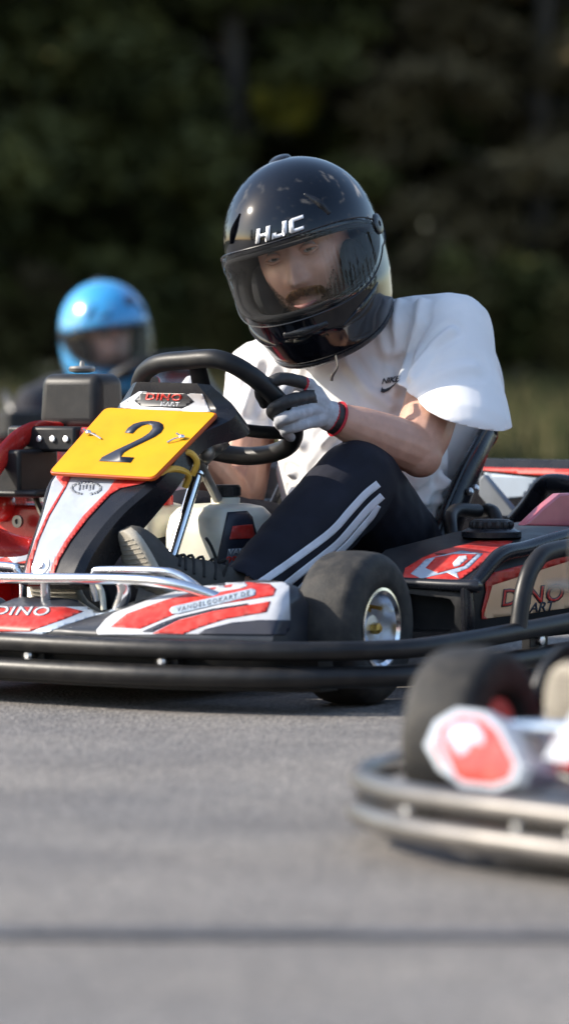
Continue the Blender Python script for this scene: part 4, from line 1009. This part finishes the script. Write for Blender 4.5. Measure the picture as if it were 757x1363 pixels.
def make_person(root, head, detail=True, shirt='shirt', helmet='helmet_black', visor='visor', arms=True, vox=.0045, skin='skin', hands=True, slump=0, splay=V(0, 0, 0)):
    """everything in the kart's own frame"""
    hmw = head.copy(); head = head @ Matrix.Translation((.006, 0, -.008))
    SL, SR = K(602, 442, Y=7.80), V(-.72, -.205, .56); EL, ER = K(557, 600, Y=7.60), V(-.66, -.215, .30)
    WL = K(437, 553, Y=7.50); WR = V(-.37, -.19, .485)
    NB = V(-.715, 0, .62); HL, HR = V(-.78, .095, .19), V(-.78, -.095, .19)
    KL, KR = V(-.44, .215, .365), V(-.40, -.15, .27) + splay * .6; AL, AR = K(330, 782, v=.2), V(-.05, -.09, .16) + splay
    hk = 1.10; dz = V(0, 0, -slump); SL, SR, NB = SL + dz, SR + dz, NB + dz
    # ---- body (one continuous figure)
    b = B()
    neck_top = head @ V(-.02, 0, -.10)
    limb(b, [V(-.79, 0, .17), V(-.79, 0, .32), V(-.76, 0, .46) + dz * .7, V(-.72, 0, .56) + dz], [(.13, .10), (.12, .09), (.14, .095), (.12, .08)], n=20, ref=(0, 1, 0))
    limb(b, [NB - V(.02, 0, .03), NB + (neck_top - NB) * .5, neck_top, head @ V(-.01, 0, -.02)], [.058, .058, .057, .05], n=14)
    for S, s in ((SL, 1), (SR, -1)): limb(b, [NB + V(0, .03 * s, -.01), (NB + S) / 2 + V(0, 0, .005), S], [.05, .05, .058], n=10)
    for S, E, Wp in ((SL, EL, WL), (SR, ER, WR)):
        m1 = S + (E - S) * .45; m2 = E + (Wp - E) * .28
        limb(b, [S, m1, S + (E - S) * .85, E], [.046, .052, .052, .045], n=18)
        limb(b, [E, m2, E + (Wp - E) * .65, Wp - (Wp - E).normalized() * .012], [.045, .047, .040, .028], n=18)
        ball(b, E + (E - (S + Wp) / 2).normalized() * .010, .041)
    for Hh, Kk, A in ((HL, KL, AL), (HR, KR, AR)):
        limb(b, [Hh, Kk, ], [.075, .055], n=8); limb(b, [Kk, Kk + (A - Kk) * .35, A], [.052, .05, .032], n=10); ball(b, A + (A - Kk).normalized() * .04, .034)
    if detail: head_shape(b, head, hk)
    else: limb(b, [head @ V(.0, 0, .03), head @ V(.01, 0, -.08)], [.085, .075], n=6); ball(b, head @ V(.095, 0, -.035), .016); ball(b, head @ V(.06, 0, -.05), .05)
    def bn(co, n): return .0008 * noise.noise(co * 30)
    if detail:
        # finer head: fuse body, keep the sculpted face by a fine voxel
        b = remesh(b, .0032, 1, bn)
    else: b = remesh(b, .006, 2)
    obj('body', b, M[skin], root, ang=180)
    eye_o = []
    for s in (1, -1):
        c = V(.0795, .032 * s, .008)
        b = B(); bmesh.ops.create_uvsphere(b, u_segments=24, v_segments=16, radius=.0125 * hk)
        look = (head.to_3x3().inverted() @ (KI @ CM.translation - head.translation)).normalized() if detail else V(1, 0, 0); look = (look + V(.5, 0, 0)).normalized()
        for f in b.faces: f.material_index = 1 if f.calc_center_median().normalized().dot(look) > .85 else 0
        bmesh.ops.transform(b, matrix=head @ Matrix.Translation(c * hk), verts=b.verts)
        obj('eye', b, [M['eye'], M['iris']], root, ang=180)
        if detail:
            b = B(); tube(b, [head @ (hk * V(.0885, (.032 - .017) * s, .006)), head @ (hk * V(.0950, .032 * s, .0125)), head @ (hk * V(.0865, (.032 + .017) * s, .007))], [.0022, .0047, .0022], 10, n=12, rnd=True)
            tube(b, [head @ (hk * V(.0885, (.032 - .015) * s, .003)), head @ (hk * V(.0915, .032 * s, -.0005)), head @ (hk * V(.0855, (.032 + .016) * s, .004))], [.0018, .003, .0018], 10, n=12, rnd=True)
            pieces('eyelid', b, M[skin], root)
    if detail:
        rg = random.Random(3); b = B()
        def mous(r):
            y = r.uniform(-.034, .034); return y, -.0565 - .10 * abs(y) * 2 * .6 + r.uniform(-.0075, .006) - (abs(y) / .034) ** 2 * .006
        bristles(b, mous, rg, 1000, head, hk, .0085, -.9); obj('moustache', b, M['hair'], root, ang=180)
        b = B()
        def brd(r):
            a = r.uniform(-1, 1); q = r.random(); y = a * .058; z = -.088 - .03 * q + .055 * abs(a) ** 2.2 * (1 - .2 * q); return y, z
        bristles(b, brd, rg, 1500, head, hk, .0032, -.7); obj('beard', b, M['beard'], root, ang=180)
        b = B()
        def brw(r):
            s = r.choice((1, -1)); y = r.uniform(.014, .05); return y * s, .0265 + .004 * math.sin((y - .014) * 70) + r.uniform(-.003, .003)
        bristles(b, brw, rg, 1400, head, hk, .0075, .1); obj('eyebrows', b, M['brow'], root, ang=180)
    if detail:
        b = B(); tube(b, [head @ (hk * V(.100, -.019, -.0805)), head @ (hk * V(.1085, 0, -.084)), head @ (hk * V(.100, .019, -.0805))], [.002, .0052, .002], 10, n=12, rnd=True); obj('lips', b, M['lips'], root, ang=180)
    make_helmet(root, hmw, M[helmet], M[visor], detail)
    if detail:
        b = B(); p0 = K(447, 474, Y=7.62); tube(b, [p0, K(449, 488, Y=7.60), K(442, 500, Y=7.60), K(441, 507, Y=7.60)], [(.004, .002), (.005, .002), (.008, .003), (.006, .003)], 8, n=12); obj('chin_strap', b, M['shoe'], root)
    # ---- t-shirt
    b = B()
    limb(b, [V(-.80, 0, .15), V(-.79, 0, .27), V(-.765, 0, .42) + dz * .6, V(-.735, 0, .55) + dz, V(-.705, 0, .625) + dz, V(-.69, 0, .67) + dz], [(.165, .115), (.165, .125), (.185, .13), (.165, .11), (.098, .080), (.074, .07)], n=30, seg=28, ref=(0, 1, 0))
    for S, s in ((SL, 1), (SR, -1)): limb(b, [NB + V(0, .02 * s, -.025), (NB + S) / 2 + V(0, 0, -.002), S], [.062, .076, .078 if s > 0 else .062], n=14, seg=20)
    hemL, hemR = K(612, 537, Y=7.66), SR + (ER - SR) * .42 + V(0, 0, 0)
    ref = (KI.to_3x3() @ V(1, 0, -.28)).normalized()
    dL = (hemL - SL)
    limb(b, [SL + V(0, 0, .002), SL + dL * .45, hemL, hemL + dL * .35], [(.077, .075), (.079, .072), (.092, .064), (.096, .062)], n=20, seg=28, ref=ref)
    limb(b, [SL, SL + (EL - SL) * .25 + V(-.006, .004, 0), SL + (EL - SL) * .60], [.070, .071, .070], n=12, seg=24)
    dR = (hemR - SR); limb(b, [SR, SR + dR * .5, hemR, hemR + dR * .3], [.066, .062, .060, .060], n=16, seg=20)
    # cloth hanging behind the raised arm, down to the seat
    limb(b, [K(622, 465, Y=7.92), K(634, 530, Y=7.98), K(596, 625, Y=8.0), K(560, 690, Y=7.95)], [(.05, .06), (.054, .05), (.045, .05), (.04, .04)], n=18, seg=18, ref=ref)
    rolls = []
    if detail:
        # bunched folds at the waist above the thigh
        for pts, r in (((388, 622, 7.66), (410, 634, 7.62), (432, 640, 7.60)), .013), (((384, 640, 7.66), (404, 652, 7.62), (424, 655, 7.60)), .014), (((390, 600, 7.68), (414, 612, 7.63), (446, 612, 7.60)), .012):
            limb(b, [K(x, y, Y=Y) for x, y, Y in pts], [r * .6, r, r * .7], n=10, seg=10)
    folds = []
    n1 = (K(683, 563, Y=7.66) - K(535, 520, Y=7.66)).normalized(); yv = (KI.to_3x3() @ V(0, 1, .35)).normalized(); nL = n1.cross(yv); nL = nL if nL.z < 0 else -nL
    def fn(co, n):
        d = .0006 * noise.noise(co * 14) + .0025 * noise.noise(V(co.x * 5, co.y * 5, co.z * 9))
        for P, amp, wd in folds:
            best = 9
            for a, c in zip(P, P[1:]):
                ab = c - a; t = max(0, min(1, (co - a).dot(ab) / ab.length_squared)); best = min(best, (co - a - ab * t).length)
            if best < wd * 2.5: d += amp * (math.exp(-(best / wd) ** 2) - .45 * math.exp(-((best - wd * 1.5) / wd) ** 2))
        return d
    raw = remesh(b, vox if detail else .008, 3)
    if detail:
        tr = BVHTree.FromBMesh(raw)
        FL = [([(533, 512), (545, 470), (556, 430), (560, 400)], .008, .010), ([(545, 500), (575, 460), (600, 440)], .007, .010), ([(555, 512), (600, 492), (630, 488)], .004, .014),
              ([(530, 400), (526, 430), (528, 470)], .006, .009), ([(500, 425), (515, 470), (525, 520)], .006, .010), ([(460, 480), (490, 520), (520, 540)], .006, .010),
              
              ([(590, 640), (560, 668), (535, 672)], .008, .010), ([(612, 600), (590, 640), (574, 690)], .008, .010), ([(600, 650), (585, 665), (566, 672)], .007, .008),
              ([(345, 480), (335, 520), (325, 545)], .006, .010), ([(365, 490), (350, 525), (348, 548)], .006, .010), ([(400, 490), (385, 560), (400, 590)], .006, .012),
              ([(450, 570), (430, 590), (420, 615)], .007, .010), ([(480, 590), (450, 600), (425, 630)], .007, .010), ([(385, 630), (405, 644), (430, 650)], .008, .008), ([(388, 656), (404, 664), (420, 664)], .007, .008)]
        for P, a, wd in FL:
            Q = [tr.ray_cast(*camray(x, y))[0] for x, y in P]; Q = [q for q in Q if q]
            if len(Q) > 1: folds.append((Q, a * 1.25, wd * 1.1))
    raw.normal_update(); mv = [(v, fn(v.co, v.normal)) for v in raw.verts]
    for v, d in mv: v.co += v.normal * d
    bmesh.ops.smooth_vert(raw, verts=raw.verts, factor=.5, use_axis_x=True, use_axis_y=True, use_axis_z=True)
    # open the sleeve hems and the collar
    def cut(c, n, rad):
        geom = [f for f in raw.faces if (f.calc_center_median() - c).length < rad]
        gs = set(geom); es = {e for f in geom for e in f.edges}; vs_ = {v for f in geom for v in f.verts}
        bmesh.ops.bisect_plane(raw, geom=list(gs) + list(es) + list(vs_), plane_co=c, plane_no=n)
        dead = [f for f in raw.faces if (f.calc_center_median() - c).length < rad and (f.calc_center_median() - c).dot(n) > 0]
        bmesh.ops.delete(raw, geom=dead, context='FACES')
    cut(hemL, nL, .135); cut(hemR, dR.normalized(), .10)
    cn = (neck_top - NB).normalized(); cut(NB + cn * .058, cn, .12)
    # drop loose scraps left by the cuts
    parts = []; left = set(raw.faces)
    while left:
        f = left.pop(); st = [f]; comp = [f]
        while st:
            for e in st.pop().edges:
                for q in e.link_faces:
                    if q in left: left.discard(q); st.append(q); comp.append(q)
        parts.append(comp)
    parts.sort(key=len); bmesh.ops.delete(raw, geom=[f for c in parts[:-1] for f in c], context='FACES')
    sh = obj('t_shirt', raw, M[shirt], root, solid=.0035, ang=180, recalc=True)
    if detail:
        tr = bvh(sh)
        # collar: seam ribbon round the neck opening
        ring = [v.co for v in []]
        sw_ = Z(440, 370, 2.388, [(160, 352), (158, 362), (168, 365), (185, 357), (221, 322), (190, 345), (175, 352), (166, 352), (163, 346)])
        sticker('chest_emblem', [sw_], tr, M['navy'], sh, .003, step=4)
        sticker('chest_lettering', text2d('NIKE', Z(440, 370, 2.388, [(189, 325)])[0], (1, -.16), (.22, -1), .03, .1, size=10.5, spacing=.95), tr, M['navy'], sh, .003, step=6)
        bb = B(); lo = Z(440, 370, 2.388, [(196, 40), (180, 70), (150, 110), (120, 150), (85, 185), (50, 214)])
        P = [tr.ray_cast(*camray(x, y)) for x, y in lo]; P = [h[0] + h[1] * .001 for h in P if h[0]]
        if len(P) > 2: tube(bb, P, .0022, 8, n=30); tube(bb, [p + V(0, 0, -.013) + V(.004, .003, 0) for p in P], .0014, 6, n=30); pieces('collar_seam', bb, M[shirt], sh)
    # ---- trousers
    b = B(); leg = lambda H_, K_, A_: (limb(b, [H_, H_ + (K_ - H_) * .5, K_], [.098, .090, .078], n=20, seg=20), limb(b, [K_, K_ + (A_ - K_) * .35 - V(0, 0, .008), K_ + (A_ - K_) * .75 - V(0, 0, .006), A_], [.078, .077, .063, .052], n=20, seg=20))
    leg(HL, KL, AL); leg(HR, KR, AR); limb(b, [V(-.79, 0, .14), V(-.79, 0, .2)], [(.155, .115), (.16, .12)], n=8, seg=24, ref=(0, 1, 0))
    if detail: ball(b, KL + V(.018, .01, .018), .058)
    def tf(co, n):
        k = max(math.exp(-((co - KL).length / .07) ** 2), math.exp(-((co - AL).length / .09) ** 2), math.exp(-((co - HL).length / .1) ** 2))
        ax_ = (AL - KL).normalized(); return .0012 * noise.noise(co * 20) + (.003 + .006 * k) * noise.noise(V(co.dot(ax_) * 26, co.y * 7, co.z * 7)) 
    raw = remesh(b, .005 if detail else .009, 3, tf)
    if detail:
        n = (AL - KL).normalized(); c = AL + n * .02
        dead = [f for f in raw.faces if (f.calc_center_median() - c).length < .12 and (f.calc_center_median() - c).dot(n) > 0]; bmesh.ops.delete(raw, geom=dead, context='FACES')
    tz = obj('trousers', raw, M['trousers'], root, solid=.003, ang=180, recalc=True)
    if detail:
        tr = bvh(tz); z6 = lambda p: Z(280, 560, 2.523, p)
        for P in (band([(562, 212), (518, 248), (468, 302), (405, 372), (295, 455), (200, 522), (125, 572)], 25), band([(575, 252), (532, 292), (490, 340), (438, 400), (398, 436), (300, 512), (245, 556), (205, 590)], 24), band([(561, 284), (540, 320), (512, 352), (478, 392), (448, 424), (370, 494), (316, 546), (285, 580)], 20)):
            sticker('side_stripe', [z6(P)], tr, M['stripe'], tz, .0052, step=3)
    # ---- hands and feet
    if hands:
        W_ = lambda x, y, Y: K(x, y, Y=Y)
        ch = [[W_(411, 511, 7.47), W_(374, 504, 7.425), W_(347, 519, 7.43), W_(352, 537, 7.465)],
              [W_(412, 528, 7.465), W_(382, 534, 7.41), W_(362, 546, 7.42), W_(370, 556, 7.47)],
              [W_(413, 546, 7.46), W_(390, 553, 7.41), W_(371, 561, 7.42), W_(380, 572, 7.47)],
              [W_(416, 561, 7.46), W_(396, 567, 7.42), W_(379, 573, 7.43), W_(387, 582, 7.47)],
              [W_(420, 522, 7.53), W_(392, 510, 7.53), W_(372, 530, 7.52)]]
        make_glove(root, ch, WL, EL, 1)
        if detail: make_glove(root, [[V(p.x, p.y, p.z) for p in c] for c in ch], V(WR.x, -WR.y, WR.z), V(ER.x, -ER.y, ER.z), -1)
    make_shoe(root, AL, V(-.115, .185, .105), V(.06, .125, .195), V(.105, .098, .295), 1)
    make_shoe(root, AR, V(-.09, -.09, .085) + splay, V(.075, -.075, .17) + splay, V(.105, -.07, .26) + splay, -1)
    return root

def head_frame(px, py, Y, fwd, roll, KMx=None):
    """head centre seen at a pixel; fwd in world axes; roll in degrees, tipping the crown to the picture's left"""
    Kx = KMx.inverted() if KMx else KI
    c = Kx @ (KM @ K(px, py, Y=Y)); f = V(*fwd).normalized(); l = V(0, 0, 1).cross(f).normalized(); u = f.cross(l)
    q = Matrix.Rotation(R(roll), 3, f); l, u = q @ l, q @ u
    m = Kx.to_3x3() @ Matrix((f, l, u)).transposed(); return Matrix.Translation(c) @ m.to_4x4()
def seat_person(root, off=V(-.8, 0, .06)):
    """shift the children so the Empty stands at the seat"""
    seen = set()
    def walk(o):
        for ch in o.children:
            if ch.type == 'MESH' and ch.data.name not in seen: seen.add(ch.data.name); ch.data.transform(Matrix.Translation(-off))
            walk(ch)
    walk(root)
OFF = V(-.8, 0, .06)
drv = thing('person', 'man in a white t-shirt, black striped trousers and black helmet steering the kart numbered 2', 'person', KM @ Matrix.Translation(OFF), group=None)
make_person(drv, head_frame(403, 322, 7.78, (-.24, -1, -.24), 16)); seat_person(drv)
# ---------------------------------------------------------------- the other two karts and their drivers
K3M = kmat(-.26, 13.15, R(-56)); K2M = kmat(.515, 4.80, R(-141)) @ Matrix.Scale(.88, 4)
k2 = copy_tree(kart, skip=('number_board', 'nose_fairing', 'engine_guard', 'engine_cowl', 'airbox', 'red_undertray', 'engine_shroud', 'front_panel', 'nose_skirt', 'pedal_guard', 'guard_stay')); k2.matrix_world = K2M
tag(k2, 'blurred kart cutting in at the lower right, its front corner nearest the camera', 'kart', 'rental racing karts on the track')
k3 = copy_tree(kart, skip=('number_board', 'airbox', 'engine_cowl', 'engine_guard', 'exhaust_shield')); k3.matrix_world = K3M
tag(k3, 'distant kart mostly hidden behind the numbered one, under the driver in the blue helmet', 'kart', 'rental racing karts on the track')
p3 = thing('person', 'driver in a bright blue helmet and dark shirt, blurred in the left background', 'person', K3M @ Matrix.Translation(OFF))
make_person(p3, head_frame(139, 438, 13.6, (.42, -1, -.12), 6, K3M), detail=False, shirt='darkshirt', helmet='helmet_blue', visor='visor_dark', skin='skin2', slump=.13); seat_person(p3)
p2 = thing('person', 'driver of the front kart at the lower right, only a grey shoe sole in view', 'person', K2M @ Matrix.Translation(OFF))
make_person(p2, Matrix.Translation((-.6, 0, .80)), detail=False, shirt='darkshirt', helmet='helmet_black', visor='visor', skin='skin2', hands=True, splay=V(-.03, -.15, 0)); seat_person(p2)
for ch in k2.children:
    if ch.name.startswith('wheel') and ch.data and len(ch.data.vertices) and abs(ch.data.vertices[0].co.x) < .3:
        sd_ = 1 if ch.data.vertices[0].co.y > 0 else -1; c_ = V(0, .505 * sd_, 0)
        ch.matrix_local = Matrix.Translation(c_) @ Matrix.Rotation(R(16), 4, 'Z') @ Matrix.Translation(-c_)
for ch in k2.children:
    nm = ch.name.split('.')[0]
    if nm in ('upper_bumper_tube', 'lower_bumper_tube', 'bumper_bracket', 'bumper_bolt', 'nose_skirt', 'side_hoop'): ch.matrix_local = Matrix.Translation((0, 0, -.016)) @ Matrix.Diagonal((.97, .88, 1, 1))
    if nm in ('upper_bumper_tube', 'lower_bumper_tube'):
        ch.material_slots[0].link = 'OBJECT'; ch.material_slots[0].material = M['grey_bar']
        ch['label'] = 'silver grey bumper tube'
# its nose: a cranked corner panel each side and a low centre piece
K2I = K2M.inverted()
def K2(px, py, Y):
    o, d = ray(px, py); return K2I @ (o + d * ((Y - o.y) / d.y))
def ray2(px, py):
    o, d = ray(px, py); return K2I @ o, K2I.to_3x3() @ d
hexp = [(561, 992), (576, 958), (606, 940), (642, 944), (668, 966), (697, 1022), (688, 1046), (660, 1056), (612, 1050), (580, 1026)]
fwd2 = V(.86, -.25, .30).normalized()
c2 = K2(628, 1000, 4.86)
def onp(x, y, k=0.):
    o, d = ray2(x, y); return o + d * ((c2 - o).dot(fwd2) / d.dot(fwd2))
for s in (1, -1):
    b = B(); pl = [onp(x, y) for x, y in hexp]; cc = sum(pl, V(0, 0, 0)) / len(pl)
    rings = [[p - fwd2 * .07 + (cc - p) * .12 for p in pl], [p - fwd2 * .012 for p in pl], [p + (cc - p) * .05 for p in pl], [p + (cc - p) * .5 + fwd2 * .006 for p in pl]]
    if s < 0: rings = [[V(p.x, -p.y, p.z) for p in r] for r in rings]
    loft(b, rings); cf = obj('corner_fairing', b, M['white'], k2, ang=40)
    if s > 0:
        t2 = bvh(cf); zz = lambda p: Z(450, 840, 2.466, p)
        ins = lambda k, q: [((x - 628) * k + 628 + q, (y - 1000) * k + 1000) for x, y in hexp]
        sticker('red_flash', [ins(.80, 1)], t2, M['red_sticker'], cf, .001, ray2)
        sticker('pale_marks', [zz([(345, 335), (385, 300), (450, 300), (478, 345), (476, 375), (440, 368), (425, 398), (400, 412), (375, 380)]), zz([(318, 350), (334, 345), (392, 492), (372, 498)])], t2, M['bluewhite'], cf, .0022, ray2)
b = B(); gp = [K2(672, 1010, 4.95), K2(664, 985, 4.93), K2(666, 972, 4.9), K2(676, 969, 4.88), K2(720, 970, 4.8), K2(790, 974, 4.7), K2(900, 985, 4.55)]
tube(b, gp, .0105, 14, n=40); tube(b, [K2(728, 972, 4.8), K2(740, 1030, 4.8)], .009, 12); pieces('pedal_guard', b, M['chrome'], k2)
b = B(); secs = []
for i in range(31):
    v = -.20 + .4 * i / 30; a = abs(v); secs.append([(.28, v, .06), (.29, v, .085), (.26, v, .112 - .02 * (a / .2) ** 2), (.18, v, .12 - .02 * (a / .2) ** 2), (.16, v, .06)])
loft(b, secs); obj('centre_fairing', b, M['dark'], k2, ang=40)
b = B()
for s in (1, -1): prism(b, [(.26, .02 * s, .150), (.10, .05 * s, .30), (.04, .05 * s, .36), (.0, .10 * s, .36), (.10, .11 * s, .27), (.26, .06 * s, .152)], (0, s, 0), .012)
pieces('front_panel_rib', b, M['white_sticker'], k2, bevel=.003)
b = B(); prism(b, [(.20, -.11, .135), (.20, .11, .135), (.02, .12, .38), (.02, -.12, .38)], (-1, 0, -.6), .04); obj('front_panel', b, M['red'], k2, bevel=.01)
